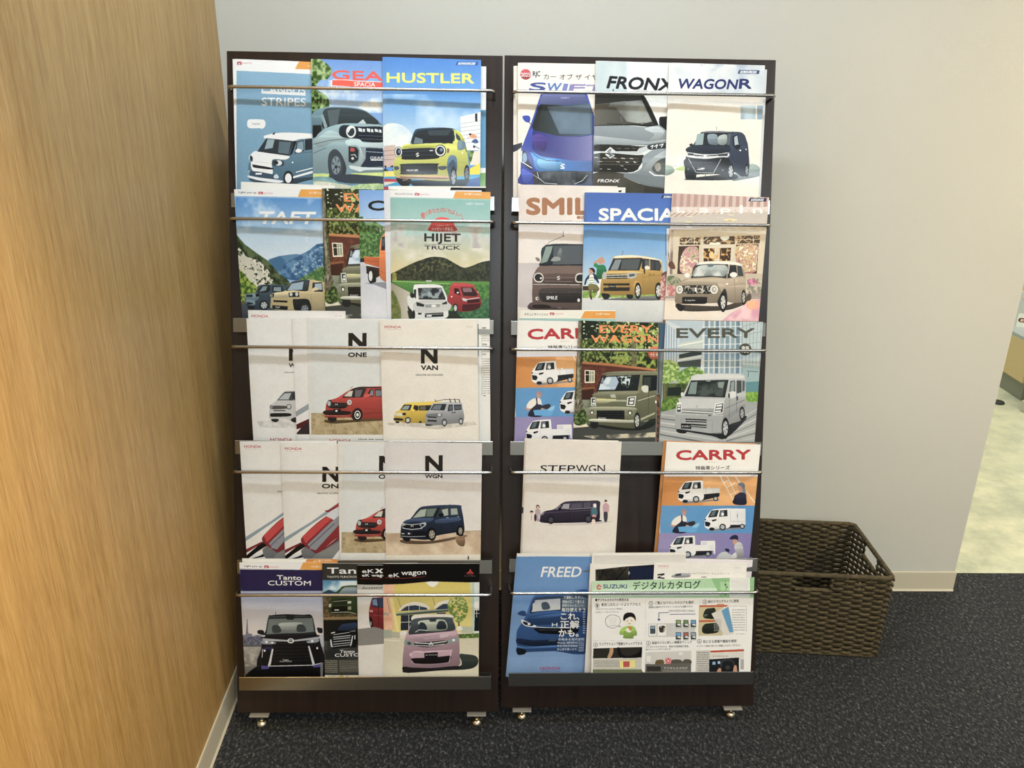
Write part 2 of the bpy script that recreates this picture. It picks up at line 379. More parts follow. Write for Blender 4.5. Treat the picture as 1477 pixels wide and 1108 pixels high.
    def image(self, name):
        im = D.images.new(name, self.tw, self.th); im.colorspace_settings.name = 'sRGB'
        g = (1 + .035 * (NOISE['4'][:self.th, :self.tw] - .5) + .03 * (NOISE['2'][:self.th, :self.tw] - .5))[..., None]   # halftone unevenness of the print
        a = np.ones((self.th, self.tw, 4), np.float32); a[..., :3] = (((self.im - .5) * 1.13 + .525) * g)[::-1]      # press contrast
        im.pixels.foreach_set(np.clip(a, 0, 1).ravel()); im.update(); im.pack(); return im

ART = {}
BADGE = '''
p 2d3f86 {0},{1} {2},{1} {3},{4} {5},{4}
'''
def badge(x, y, w=150, h=28, c='26366f'):      # small capsule mark in the corner of a cover
    return f'''p {c} {x+12},{y} {x+w},{y+2} {x+w-6},{y+h} {x},{y+h-2}
p dfe6ee {x+26},{y+6} {x+w-22},{y+7} {x+w-28},{y+h-5} {x+18},{y+h-6}
t {c} 1 .2 {x+28},{y+9} {x+w-30},{y+h-8} 0 SUZUKI'''
def dstrip(x, y, x1, h, ox, txt='Light_you_up', tc='333333', oc='e3a03c'):   # white band with orange corner
    return f'''p f3f2ee {x-60},{y-40} {x1+80},{y-40} {x1+80},{y+h+14} {x-60},{y+h-8}
p {oc} {ox+34},{y-30} {x1+80},{y-30} {x1+80},{y+h+14} {ox},{y+h+2}
t {tc} 1 0 {x+34},{y+10} {x+175},{y+28} .03 {txt.replace('_',' ')}
p b8303c {x+192},{y+14} {x+228},{y+15} {x+228},{y+34} {x+192},{y+33}
p f3e6e6 {x+198},{y+18} {x+208},{y+26} {x+220},{y+18} {x+212},{y+31} {x+202},{y+30}
t c46a72 0 0 {x+234},{y+20} {x+308},{y+30} .02 DAIHATSU
t ffffff 2 0 {ox+90},{y+12} {ox+230},{y+30} .02 4人乗り/660cc'''
def honda(x, y, w=133, c='b8202c'):
    return f'''t {c} 3 0 {x},{y} {x+w},{y+w*.15} 0.02 HONDA
t c88080 0 0 {x+6},{y+w*.2} {x+w-4},{y+w*.245} 0.02 The_Power_of_Dreams'''.replace('_', ' ')
def sz(x, y, r, c='e8e8e8', c2=None):           # S emblem
    return f'''p {c} {x+r*.1},{y-r} {x+r*.75},{y-r*.62} {x+r*.42},{y-r*.38} {x},{y-r*.6} {x-r*.3},{y-r*.38} {x+r*.85},{y+r*.28} {x},{y+r} {x-r*.7},{y+r*.55} {x-r*.4},{y+r*.32} {x},{y+r*.56} {x+r*.28},{y+r*.34} {x-r*.85},{y-r*.34}'''
def kei_truck(x, y, k=1, kind='tip'):            # white cab-over truck, front to the left, box 360 x 190
    f = lambda s: ' '.join(f'{x+float(a)*k:.1f},{y+float(b)*k:.1f}' for a, b in (z.split(',') for z in s.split()))
    g = lambda a, b: f'{x+a*k:.1f},{y+b*k:.1f}'
    o = []
    if kind == 'box':
        o += ['p 2a2d33 ' + f('190,130 330,130 325,160 190,160'), 'h e9ebee dfe2e8 ' + f('195,-2 335,0 335,132 195,132'), 'p f7f7f7 ' + f('120,8 195,-2 335,0 320,12 195,12'),
              'p c8ccd4 ' + f('210,16 214,16 214,120 210,120'), 'p c8ccd4 ' + f('268,16 272,16 272,120 268,120'), 'l 555a60 4 ' + f('268,45 268,70'), 'l b0b4bc 3 ' + f('195,104 335,104')]
    elif kind == 'tip':
        o += ['p 2a2d33 ' + f('180,100 340,92 338,128 200,160'), 'h f6f6f6 d9dde2 ' + f('198,62 342,58 342,98 198,110'), 'p c4c8cf ' + f('198,64 342,60 342,64 198,69'), 'l b7bcc4 2 ' + f('230,68 230,104'), 'l b7bcc4 2 ' + f('285,66 285,100'), 'p ffffff ' + f('245,52 255,52 258,62 242,62')]
    else:
        o += ['p 2a2d33 ' + f('190,120 340,112 338,150 200,165'), 'p f2f3f5 ' + f('250,40 362,38 362,100 250,100'), 'p d5d9e0 ' + f('256,46 300,46 300,75 256,75'), 'h f8f8f8 dde0e6 ' + f('198,72 352,74 352,118 198,122'), 'p eef0f2 ' + f('352,40 366,44 366,150 352,140')]
    o += ['p 8a8d92 ' + f('20,172 330,150 340,160 60,185'),
          's f6f7f8 ' + f('2,110 8,75 50,20 70,8 110,2 190,-2 203,4 206,60 206,150 120,160 40,168 4,150'),
          'p 2b3138 ' + f('58,16 118,10 100,66 30,72 38,50'), 'p 66757e ' + f('64,22 95,18 80,56 46,62'),
          'p 2b3138 ' + f('128,14 186,10 188,62 118,66'), 'p 7f8b93 ' + f('134,20 160,18 156,58 126,60'), 'e ffffff ' + g(148, 46) + ' ' + f'{12*k},{14*k}',
          'p 22262c ' + f('4,104 40,110 50,124 36,146 6,140'), 'p 22262c ' + f('60,92 100,84 96,96 64,106'), 'l b9bfc6 2.5 ' + f('2,92 60,96'), 'p 33383e ' + f('2,84 12,82 12,94 2,96'),
          'l c9ced4 2 ' + f('118,68 112,150'), 'p d4d8dd ' + f('40,150 110,146 110,164 44,168'),
          'w 23262b c9ced4 ' + g(148, 150) + f' {27*k},{27*k}', 'w 23262b c9ced4 ' + g(308, 145) + f' {20*k},{21*k}', 'e 202328 ' + g(60, 166) + f' {22*k},{12*k}']
    return '\n'.join(o)
ART['canbus'] = ('f0efec', 330, 80, '''
g 86afcb 6d95ae 62,122 1000,165 1000,1300 62,1300
r b03040 66,50 103,74
p f3e6e6 72,54 84,64 96,54 90,70 78,70
t c07884 0 0 108,55 185,68 0 DAIHATSU
p e09a3e 562,48 900,55 900,125 530,108
t ffffff 1 0 630,76 720,92 0 4人乗り/660cc
t f2f5f7 5 0 262,248 615,302 .02 CANBUS
p f2f5f7 262,284 615,302 615,324 262,306
t f7fafb 2 0 264,338 618,404 .015 STRIPES
s f6f7f8 148,545 155,520 180,512 260,514 288,522 296,550 286,578 262,590 250,584 175,584 152,572
t 777f88 0 0 190,541 252,557 0 Hello!
s 3b4d5a 160,990 300,975 480,1040 420,1050 260,1030
s 3b4d5a 440,1000 660,940 900,900 900,960 640,1000 470,1045
s f2f4f5 288,652 330,632 420,620 560,622 700,632 860,660 860,720 490,688 300,668
G 7396a9 45667b 165,860 230,800 480,800 520,690 620,668 860,660 900,930 520,985 440,1020 250,985 160,940 158,900
s eef0f2 162,815 200,772 232,768 330,785 482,805 455,835 360,832 345,870 345,955 200,930 176,850
p 303a42 302,664 524,686 482,806 230,770
p 93a9b2 312,670 368,676 352,742 288,752
p 5d717b 405,690 500,695 480,792 395,780
p 1d262c 524,686 545,690 510,790 485,806
p 2d363d 545,692 600,676 606,768 528,784
p 7f97a5 552,698 596,686 600,760 560,765 545,750
p 2a323a 610,674 720,664 730,745 612,762
s eef2f4 534,765 550,750 575,752 588,764 570,778 545,778
s f7f8f8 286,656 330,632 420,621 560,622 700,632 860,660 860,668 610,664 530,684 490,684
s 3a444b 352,850 370,838 430,842 444,858 436,886 375,888 350,875
e d8dee2 398,862 30,22
e 2a3138 380,860 18,16
s 50606b 168,815 180,800 192,820 192,848 176,848
e 1e272e 184,824 9,16
s 20262b 192,874 210,876 345,900 345,914 215,900 194,890
l c8ccd0 3 215,850 350,866
p 3d5466 160,925 240,930 370,955 370,1000 170,965
r f4f4f4 216,940 266,954
s c9d2d8 362,965 385,950 402,975 390,985 365,982
e 93a4ae 162,930 10,14
s eceff1 160,962 250,978 420,1000 430,1014 380,1020 240,1000 160,975
w 23292f e8ecee 478,982 40,58
e f3f5f6 478,984 24,36
p f1f3f5 518,968 860,870 860,892 516,984
p f1f3f5 538,932 860,850 860,858 538,940
e f0f3f5 512,857 7,7
l 2f3b44 3 520,790 860,750
l 2a3138 3 358,632 372,612
s 2a3138 352,628 368,620 370,632 356,636
''')
ART['gear'] = ('7da6dd', 440, 80, '''
g 5f8fd6 b9d2ea -50,0 900,0 900,460 -50,460
N x eef3f7 2 .6 .3 -50,200 900,200 900,560 -50,560
m 3c5c28 a9c08a 3 .5 .3 40,30 150,50 215,120 180,190 120,200 90,270 180,330 190,420 130,480 40,540
m 2c4524 7d9c5c 4 .5 .2 40,180 80,220 100,300 150,330 120,420 80,520 40,600
t e8533f 6 0 216,116 752,192 .035 GEAR
p e8533f 220,196 240,190 330,194 420,200 430,208 560,210 620,216 760,220 760,262 620,266 216,240
l f6f2ee 5 222,194 330,196 420,206 545,210 610,214
t f6f4f2 3 0 392,214 562,248 .02 SPACIA
g 9fb9c4 6f8f9f 40,560 140,540 300,545 700,570 700,1000 40,980
s 6d8a98 55,470 150,420 260,412 420,424 520,465 620,560 640,600 400,570 160,600 60,640
s 3b474d 160,430 300,420 420,432 500,460 590,548 400,552 300,548 150,585 140,520
p 59676c 180,440 280,430 260,560 200,575
p 8fa7ad 128,480 145,470 180,570 160,590
p c2ced2 410,555 465,512 490,545 470,556
p 20262a 62,560 130,558 135,600 120,640 62,665
s 8fa9b1 140,600 270,552 400,545 620,560 640,600 640,1000 380,920 360,890 200,940 70,900 70,700
s a9c0c4 70,690 130,640 200,600 300,640 340,690 240,690 120,740
l 2e4450 4 65,712 200,680 340,668 430,700
l 3a5260 4 65,785 170,740
p 9fb7bd 420,550 640,562 640,640 420,640
s 1f2b38 272,600 290,565 340,558 420,570 640,580 640,690 460,690 420,668 320,660 280,640
e d7dcd8 369,611 40,50
e 2c3946 368,611 28,36
s e4e7e2 335,596 350,568 390,566 403,590 385,582 365,590 352,612 345,620
p dde4e6 425,580 455,586 460,614 430,608
p dde4e6 462,588 480,590 480,612 466,614
p dde4e6 494,584 520,588 524,616 498,610
p dde4e6 528,590 545,592 548,616 530,616
p dde4e6 556,588 580,592 590,616 560,612
p dde4e6 590,594 610,596 614,620 594,618
l 55677a 4 430,640 640,650
l 55677a 4 450,668 640,676
s b5c8ca 330,680 430,670 480,700 640,700 640,740 490,735 480,800 440,880 370,900 345,880 420,860 440,760 410,720 340,720
p 1f2a33 348,728 410,735 430,760 425,840 380,865 350,850
s b34a48 362,750 372,738 395,745 398,768 366,768
l e0e5e6 5 370,798 400,795 412,815
e cfd6d8 382,825 11,11
p 8f9ea6 440,732 640,742 640,880 420,900 480,830
p 1d2b3e 488,740 640,748 640,890 440,898 485,830
l 9fb0ba 5 490,770 640,780
t e8ecee 3 0 522,810 632,832 0 GEAR
r e8ecee 526,834 632,842
p cdd9da 355,880 470,895 640,900 640,915 480,918 440,932 360,905
p d4e08a 62,945 200,950 200,972 62,975
p d4e08a 370,945 640,935 640,972 370,970
N x c7dc84 3 .5 .3 62,945 640,940 640,975 62,975
s 35424a 185,880 190,800 215,760 250,752 290,790 325,870 330,930 300,1000 210,980
w 39464f 7d8f98 250,880 55,110
e 20282d 250,892 12,14
p 2c3c4a 190,960 380,950 640,970 640,1030 400,1035 200,1000
m 5c8a9f 8fb3b0 2 .5 .5 60,975 200,975 300,1020 640,1030 640,1040 60,1030
m c9cfb8 e2dfcb 3 .5 .4 50,1010 300,1030 400,1060 400,1110 50,1110
m 9fbf86 c3d6a4 4 .5 .3 380,1045 640,1030 640,1130 380,1130
''')
ART['hustler'] = ('5a95d8', 545, 80, '''
g 3f80cf 6aa5e0 -50,0 1000,0 1000,280 -50,280
g 4f93d8 cfe0ea -50,280 1000,280 1000,760 -50,760
N x d3e6f3 1 .72 .35 40,310 1000,310 1000,560 40,640
t ecf06a 6 0 70,136 770,218 .012 HUSTLER
''' + badge(622, 50, 182, 30, '3559a6') + '''
s ecdcd2 180,680 210,640 260,632 300,660 300,720 200,720
m e6eef2 cddfee 2 .5 .4 50,560 200,560 300,700 50,720
p f0f1ef 660,492 832,452 900,440 900,760 700,760 665,620
p 2c333a 778,468 796,464 796,532 778,534
l a9b4bd 4 664,548 900,514
l a9b4bd 4 664,578 900,548
l a9b4bd 4 664,610 900,582
l a9b4bd 4 680,640 900,616
l a9b4bd 4 690,668 900,648
l a9b4bd 4 700,700 900,682
p e6ddcf 720,770 900,755 900,870 740,880
s d89a7a 735,640 745,626 785,640 790,660 760,665 740,655
s 3e5f96 750,690 780,668 798,680 802,700 775,704
l 3d4d66 5 765,720 812,748
e 2a3448 770,732 9,9
e 3a2f2a 738,632 9,9
l d89a7a 4 745,645 715,662
n 4c6b3e 86a060 4 .5 .2 722,760 770,765 750,840 730,880
p cfb8ae 50,732 60,724 140,716 150,880 50,900
l 8f7a74 4 50,765 140,758
l 8f7a74 4 50,800 135,795
l 8f7a74 4 50,835 130,832
p e8df7a 50,925 180,925 180,970 50,970
N x 3a3a34 4 .6 .1 45,880 130,880 130,930 45,930
p f0d73c 735,905 830,855 900,830 900,960 735,965
p 3f9fc9 50,970 900,950 900,1080 50,1080
p b83b46 50,985 160,990 180,1012 50,1010
p ded9c9 50,1010 150,1012 60,1040 50,1040
p c23544 50,1050 240,1045 400,1070 900,1090 900,1110 50,1110
p 2a5d9c 240,1010 700,1000 900,955 900,1070 420,1065
p 22303c 230,1000 740,990 700,1050 300,1055
s 1d2327 150,960 260,965 258,1030 215,1052 165,1020
s d8dc70 128,870 150,800 200,720 300,706 500,700 620,600 680,650 712,760 725,880 720,960 640,970 560,1005 180,975 130,930
s 2f4a5c 298,600 330,586 440,578 560,580 615,590 610,605 590,700 300,700 262,712 280,640
s 2a3138 310,612 450,588 590,590 600,690 590,706 500,694 290,712 278,700
p 6f8088 300,652 360,672 360,704 285,708
p 3d4a52 400,600 590,594 560,640 410,640
s b8bd58 600,592 640,610 690,670 712,780 640,640 612,608
p 3f4d58 622,618 655,650 665,680 640,680 626,660
s 6f8a9a 640,690 660,680 700,700 690,750 640,755
e 8198a6 655,715 20,36
s cfd468 250,716 420,704 520,704 480,730 380,742 200,742
t b9bf5a 0 0 235,724 440,740 -.02 HUSTLER
s 252c33 188,760 210,748 470,742 490,790 468,826 215,834 192,810
l 4a545c 3 200,770 470,760
l 4a545c 3 200,800 470,795
''' + sz(318, 795, 18) + '''
p d9dde0 415,758 442,757 442,765 415,766
e 3d434a 166,772 32,42
e e3e5e0 166,772 28,38
e 2a313b 166,772 20,30
e 6f8296 172,768 9,14
e 3d434a 502,762 46,48
e e3e5e0 500,762 40,42
e 252d38 500,762 30,32
e 7b92a8 508,755 12,14
s 8f6f5e 555,745 572,750 570,775 556,780
s 262b2f 182,885 200,868 470,864 480,880 478,940 455,952 200,952 184,935
l 424a50 3 200,890 465,885
l 424a50 3 200,930 465,925
t f2f2f2 3 0 232,912 324,926 0 HUSTLER
s 4a5560 130,890 165,888 170,910 140,918
s 4a5560 485,890 545,885 550,905 520,918 490,910
s c59f7a 175,962 560,965 560,990 190,985
l 454b50 6 180,972 555,985
s 5d7d96 555,860 570,810 600,798 630,820 636,900 620,940 560,930
s 3f5568 560,900 590,840 615,850 628,920 620,1000 600,1040 575,1000
w 232a30 97a0a6 606,975 26,86
w 232a30 7c868d 712,940 22,64
l 9fa455 3 640,850 715,862
e e8e8c8 676,780 5,10
l d9dcc9 3 200,1000 240,990
''')
ART['taft'] = ('8db4d8', 330, 268, dstrip(45, 34, 1000, 54, 552) + '''
g 4d8ccb b7cfe0 55,92 1000,112 1000,420 55,400
N x c3d8ea 2 .66 .4 55,92 1000,112 1000,400 55,400
g b9cfe0 d6e2ea 55,380 1000,380 1000,640 55,640
t f7f9fb 7 .22 228,204 700,306 .01 TAFT
t e8eef4 1 0 618,382 636,396 0 日
t e8eef4 1 0 618,412 636,426 0 常
t e8eef4 1 0 618,440 636,456 0 を
t e8eef4 1 0 620,490 636,504 0 ワ
t e8eef4 1 0 620,540 636,554 0 ク
t e8eef4 1 0 620,568 636,582 0 ワ
t e8eef4 1 0 620,600 636,614 0 ク
t e8eef4 1 0 620,632 636,646 0 に
p 5b86a8 320,590 400,565 490,552 545,548 620,560 620,700 320,700
p 3f6e94 320,600 410,562 450,600 470,690 380,680
m 2b5a86 5d8ab0 3 .5 .3 425,680 460,620 560,560 640,520 690,480 745,462 1000,440 1000,760 470,750
N x 9cb8c6 4 .62 .2 500,640 745,480 1000,470 1000,640 745,700 520,730
m 3f6b3f 7a9a5a 4 .5 .3 560,755 650,700 745,650 1000,600 1000,800 560,800
n 2b3a26 5f6f4c 3 .5 .3 60,390 130,470 240,550 320,605 400,700 480,760 520,830 60,830
N x ddd8c8 4 .48 .15 60,470 150,570 270,610 320,680 370,790 340,830 150,830 80,720 60,560
N x cfcab8 3 .5 .15 60,520 240,620 330,760 200,820 80,700
m 3d5f2a 9fb04a 4 .5 .25 60,680 120,700 170,760 250,840 200,930 60,940
g 55606a 3d454c 90,930 1000,900 1000,1110 90,1110
r 75644e 95,938 260,946
s 42545f 132,880 150,866 215,855 240,800 330,792 440,796 480,820 480,960 330,975 250,990 160,975 134,940
s 2b343a 232,852 262,802 330,798 320,850 250,856
p 7f939c 245,850 275,806 310,804 300,838
p 2b343a 345,840 352,802 430,805 440,850 365,860
p 8b9ca3 360,842 362,812 420,812 420,846
s 7c929c 136,870 215,862 240,870 240,905 200,925 140,905
p 2b343a 140,872 190,870 195,890 142,892
p 1e2529 215,865 245,862 248,885 220,890
p 7c929c 136,908 210,915 214,950 190,958 140,940
p 20272b 148,930 195,938 195,950 148,946
w 23292d c2c8ca 284,956 38,40
e 23292d 180,974 30,14
s c9b98f 345,880 370,856 450,842 500,780 560,756 660,752 752,770 1000,800 1000,1010 520,1000 350,985 338,930
s 3d4a54 458,840 492,790 520,765 650,756 640,840 520,838
p 9fb4c4 470,838 505,785 600,768 590,832
p c9b98f 650,756 690,760 668,850 635,850
p 313b42 672,776 748,772 756,850 665,848
p a9b9c4 690,785 745,782 748,835 690,828
s d8cba4 350,862 480,850 490,892 350,895
p 1f262a 342,866 365,862 362,892 344,896
p 1f262a 478,858 562,850 566,890 484,892
e cfd5d6 545,868 12,16
e cfd5d6 500,870 12,14
p b9a97c 350,900 530,905 545,990 350,985
p 23292d 358,915 470,920 470,936 360,930
p 1f262a 350,955 475,965 470,995 350,985
t e6e6e6 2 0 372,966 412,980 .03 TAFT
s 23292d 515,910 545,908 620,905 650,930 655,1005 540,1000 518,960
w 2b3135 8d9498 610,985 42,44
s d8cba4 668,826 690,814 715,820 718,834 690,840 668,850
l 9c8c60 3 660,870 670,1000
l f0f0ea 3 350,870 350,890
''')
EVW = '''
n 23301a 4c5e2c 3 .5 .3 100,55 1000,55 1000,480 100,480
N x cfd89a 4 .6 .1 300,60 1000,60 1000,300 700,320 300,330
N x a9bd5c 3 .58 .15 300,150 1000,150 1000,460 340,460
N x 9aa95c 4 .55 .12 110,220 520,220 520,420 110,400
n 6a6a4a 8c8a66 4 .5 .3 500,230 540,230 545,460 500,460
p 1f2a1c 100,55 250,55 230,200 110,220
p 1f2a1c 560,60 640,60 640,110 570,120
N x e2e6c4 4 .68 .08 110,60 300,60 300,220 110,220
t e98a48 5 0 246,106 672,168 0 EVERY
t e98a48 5 0 178,184 722,246 0 WAGON
s d8663c 640,300 662,280 700,276 740,300 740,360 700,376 655,372 636,340
t f3e6da 2 0 650,294 740,322 0 特別
t f3e6da 2 0 650,328 740,356 0 仕様
p 5c3226 108,400 340,425 700,470 700,640 108,700
n 5c3226 6e3f30 4 .5 .3 112,440 300,440 300,680 112,680
p b87a4c 108,396 300,405 700,455 700,472 340,432 110,414
l d8a070 3 112,402 400,425 700,462
p e6e0cc 128,462 210,466 208,566 128,566
p 2f2a22 136,470 164,472 164,556 136,556
p 9aa08a 168,472 202,474 202,556 168,556
l e6e0cc 4 134,500 204,500
l e6e0cc 4 184,468 184,560
p 8c5a3a 104,604 210,596 210,612 104,622
p 43261c 104,622 200,612 200,690 104,690
p 3a2a20 100,690 210,690 200,720 100,722
n 5f6a52 8c9080 3 .5 .3 40,700 400,700 1000,700 1000,1040 40,1040
g 3f4442 5a5c58 40,900 1000,860 1000,1110 40,1110
N x cfc8b0 2 .5 .3 120,990 700,960 700,1000 200,1015
N x e3dcc4 2 .45 .2 40,890 160,890 160,915 40,925
m 2c3c22 6f8a4c 4 .5 .2 40,790 90,740 140,800 165,860 120,900 50,895
n 8a8470 4c4a3c 4 .5 .4 64,55 104,55 100,400 104,700 120,740 90,800 40,820 60,700 70,300
n a9a48e 74705c 3 .5 .4 78,60 92,60 88,400 84,720 70,760 70,400
s 2a2f2a 170,880 300,900 520,920 600,900 680,830 690,900 560,945 300,930
s 757860 170,770 200,650 232,635 300,500 330,478 560,472 800,476 900,490 900,830 690,850 580,880 520,930 250,900 170,890
s 858770 262,500 300,484 400,474 560,472 800,476 800,492 580,492 480,490 300,500
p 20262a 262,512 572,500 552,628 222,632
p a9bed2 300,520 380,515 400,560 370,620 240,622
N x d5e2ee 3 .5 .2 270,520 500,508 480,600 240,620
N x 2a3a2a 4 .55 .15 420,508 560,505 540,600 430,600
p 1c2226 592,505 900,505 900,600 586,640
p 3a423e 600,520 660,518 655,600 596,612
s d5d8cc 582,600 600,586 632,590 640,615 630,640 600,640 586,625
s 8a8c76 190,660 260,640 540,632 548,650 470,672 240,680
p b9bdab 330,660 370,655 380,685 340,684
p dfe3dc 178,684 216,682 220,750 180,750
p 343a3c 184,690 212,690 214,744 188,744
p dde2e0 196,700 210,700 210,716 196,716
p dde2e0 190,722 212,722 212,738 190,738
p dfe3dc 470,678 540,670 528,752 462,748
p 3a4042 478,684 530,678 522,742 472,742
p dfe4e2 490,690 524,686 520,706 488,708
p dfe4e2 484,716 518,714 514,734 484,734
p 9aa08c 222,700 462,700 462,716 222,712
g e4e2a8 6b6f5c 222,690 380,696 380,704 300,728 222,735
l c9ccb8 4 222,712 462,708
s a5a790 172,760 300,755 520,762 520,790 300,782 172,786
s 7c7f68 172,785 520,790 540,830 530,880 300,880 172,870
p 15191c 224,786 446,786 446,856 224,850
l 34393a 3 232,800 440,800
l 34393a 3 232,818 440,820
l 34393a 3 232,836 440,840
e 2a2e2e 187,800 16,18
e e2e4da 187,802 10,12
e 2a2e2e 490,804 18,18
e e2e4da 490,806 11,12
s c9ccba 170,856 230,852 460,862 525,862 520,885 300,880 172,872
t f4f4f4 3 0 238,842 300,852 0 EVERY
r f0f0f0 232,855 308,862
p 2c302c 172,874 240,878 236,915 180,915
e 23282a 206,905 34,26
w 1f2426 c2c6c2 547,870 26,70
l 5c6050 4 548,720 690,672
l d0d3c0 5 552,710 690,668
p aeb29a 575,850 690,800 690,815 575,868
l 474b3e 3 640,520 636,820
r c9ccb8 618,636 632,644
'''
EVWPOLE = '''
h 8f9898 5d6466 722,55 756,55 730,1110 690,1110
l 2f3a44 8 728,60 716,650
n 8a5a3a 4a3a30 4 .5 .2 705,660 742,660 730,1110 700,1110
e e6e6e0 697,718 7,12
h 46627e 3f5c78 730,50 1000,50 1000,300 730,300
g 8f9a9c 55626a 742,300 1000,300 1000,1110 715,1110
'''
ART['evw'] = ('3c4a2a', 820, 450, EVW + EVWPOLE)
ART['carryo'] = ('d9dde6', 455, 268, '''
g 6f9fdc b9d0e8 330,30 1000,30 1000,330 330,330
t 16181c 8 0 420,118 1060,200 0 CARRY
n 4f7a44 8fb07a 3 .5 .3 340,300 480,290 560,330 1000,300 1000,600 340,620
n 3a6038 6f9a58 4 .5 .3 340,250 380,245 400,330 470,300 530,370 520,560 340,600
N x c9d6c0 4 .64 .1 480,310 560,310 560,400 480,400
r 2b3336 340,580 520,616
p cfd2d8 340,612 1000,600 1000,720 340,720
g c3c8d2 e6e6ea 340,640 1000,640 1000,1110 340,1110
p 8d919c 390,780 560,770 600,840 470,790
p 3c2a20 405,640 520,660 520,720 480,740 410,700
h c8682e b85a26 388,570 514,576 516,655 392,620
l e8924e 4 388,568 516,574
l 8a4420 3 390,596 514,612
p 2a2420 420,660 500,680 500,720 420,720
s d8793a 512,560 520,440 545,390 560,376 620,370 900,400 900,900 600,785 530,750 512,700
p 2a3038 532,412 562,402 556,516 526,518
p 4d5a66 536,425 556,420 550,480 532,485
l a9531f 3 512,680 600,720
l a9531f 3 516,540 700,560
p c9a28a 568,536 580,536 580,578 568,578
l 4a3a30 3 566,560 586,560
w 1c1e22 d6d9dc 446,722 26,60
p 222222 450,660 488,680 486,770 450,780
e dfe2e4 442,722 15,40
p 2a2624 410,665 420,665 418,705 408,700
''')
ART['hijet'] = ('9fc4bc', 555, 268, '''
g 8dbcb8 b5cfc8 40,100 1000,120 1000,420 40,420
g b9c6be e0cf9a 40,400 1000,400 1000,720 40,720
N x e6e2da 2 .66 .5 40,300 1000,300 1000,660 40,660
N x b6b2b0 2 .7 .3 40,330 1000,330 1000,500 40,500
''' + dstrip(48, 44, 1000, 54, 545, 'わたしにダイハツメイ') + '''
t f3f8f6 1 0 652,136 792,156 .01 HIJET TRUCK
t d8443a 2 0 288,214 320,262 0 働
t d8443a 2 0 322,202 344,240 0 く
t d8443a 2 0 346,188 376,228 0 あ
t d8443a 2 0 380,182 408,218 0 な
t d8443a 2 0 412,178 442,216 0 た
t d8443a 2 0 446,176 474,212 0 の
t d8443a 2 0 478,180 500,214 0 い
t d8443a 2 0 504,186 530,222 0 ち
t d8443a 2 0 534,194 562,230 0 ば
t d8443a 2 0 566,208 594,244 0 ん
t d8443a 2 0 598,226 622,250 0 へ
t d8443a 2 0 616,256 628,272 0 。
s dc4338 358,362 362,320 385,280 420,258 465,252 510,262 545,290 562,325 566,362
t f3ddd4 0 0 400,312 520,324 0 一生懸命な人の道に
t f8f0ea 2 0 376,332 550,360 0 ハイゼットがある。
t 2e2a2a 5 0 316,380 608,466 .01 HIJET
r 2e2a2a 320,468 608,471
t 2e2a2a 4 0 318,478 604,510 .008 TRUCK
m 2c3328 4a4f38 4 .5 .3 -60,760 60,700 200,630 300,590 385,568 480,578 560,620 630,655 700,640 760,615 850,598 1000,600 1060,700 1060,780 400,800
N x 6a6a48 4 .62 .2 280,600 400,580 550,640 400,680 200,690
n 8a8a4a a9a45c 4 .5 .3 60,690 95,700 95,760 60,760
g 5f9448 3f7040 60,756 1000,770 1000,900 60,900
n 3f6f38 5f9448 4 .5 .4 250,780 1000,800 1000,1110 300,1110
n 2f5a44 4f7f52 4 .5 .4 560,930 1000,880 1000,1110 520,1110
l 3f6038 5 60,770 220,860
l 8fb86a 8 62,762 520,785
p f0f0f0 330,757 376,758 374,765 332,765
h 9f9a88 cfcabc 50,775 200,850 230,1110 50,1110
m 5f7040 8a8a55 3 .5 .3 50,840 100,900 130,1000 120,1110 50,1110
p 2f3a30 180,1000 560,1000 640,1080 200,1090
s 2a3033 186,960 215,960 215,1010 190,1000
s dfe0de 182,885 225,880 232,800 260,788 330,788 430,792 465,815 500,900 508,1000 500,1050 420,1075 240,1080 225,1010 190,960
s f2f2f0 238,796 300,788 400,788 450,800 455,812 280,812 240,830
p 2a3136 265,818 452,815 486,900 484,912 272,908
p 5c6a70 300,822 380,820 350,880 285,880
N x 9fadb0 3 .55 .3 270,820 450,818 480,900 272,900
p 2f363a 234,830 252,826 250,905 232,880
s 252a2e 205,862 235,864 238,892 210,894
s c9cbca 255,925 500,920 505,1000 255,1010
p 2c3236 252,928 285,938 318,950 312,968 256,960
p 2c3236 495,922 460,940 458,950 500,945
p 9a9ea0 320,950 445,945 440,970 325,975
e e6e8e8 392,960 20,11
l f2f2f0 3 320,944 450,940
p 2c3236 265,1015 295,1015 295,1030 265,1030
p 2c3236 320,1020 470,1012 470,1045 320,1052
l c9cbca 3 320,1030 470,1024
p e6e6e6 335,1034 375,1032 375,1044 335,1046
e 23282b 232,1030 12,36
s a82f35 500,900 515,860 522,810 545,780 600,776 690,786 730,830 765,900 765,960 700,1000 590,1005 545,960 505,930
s c2444a 540,785 600,776 690,785 712,800 600,800 550,800
p 3a2226 606,812 700,812 744,868 728,884 628,880
p 8a6f74 620,818 690,816 700,850 630,850
p 2f1c20 556,818 590,822 606,880 580,868 556,860
p c9ced0 616,895 660,905 655,925 625,920
l d8dadc 6 660,908 755,895
p 3a1a1e 660,915 755,905 760,930 660,940
p 4a1a20 620,950 765,940 762,975 700,1000 620,1000
w 22262a d8dadc 565,978 20,36
e e8e8e8 584,855 8,7
e d0a0a0 745,850 6,6
r f0e0e0 530,880 540,892
''')
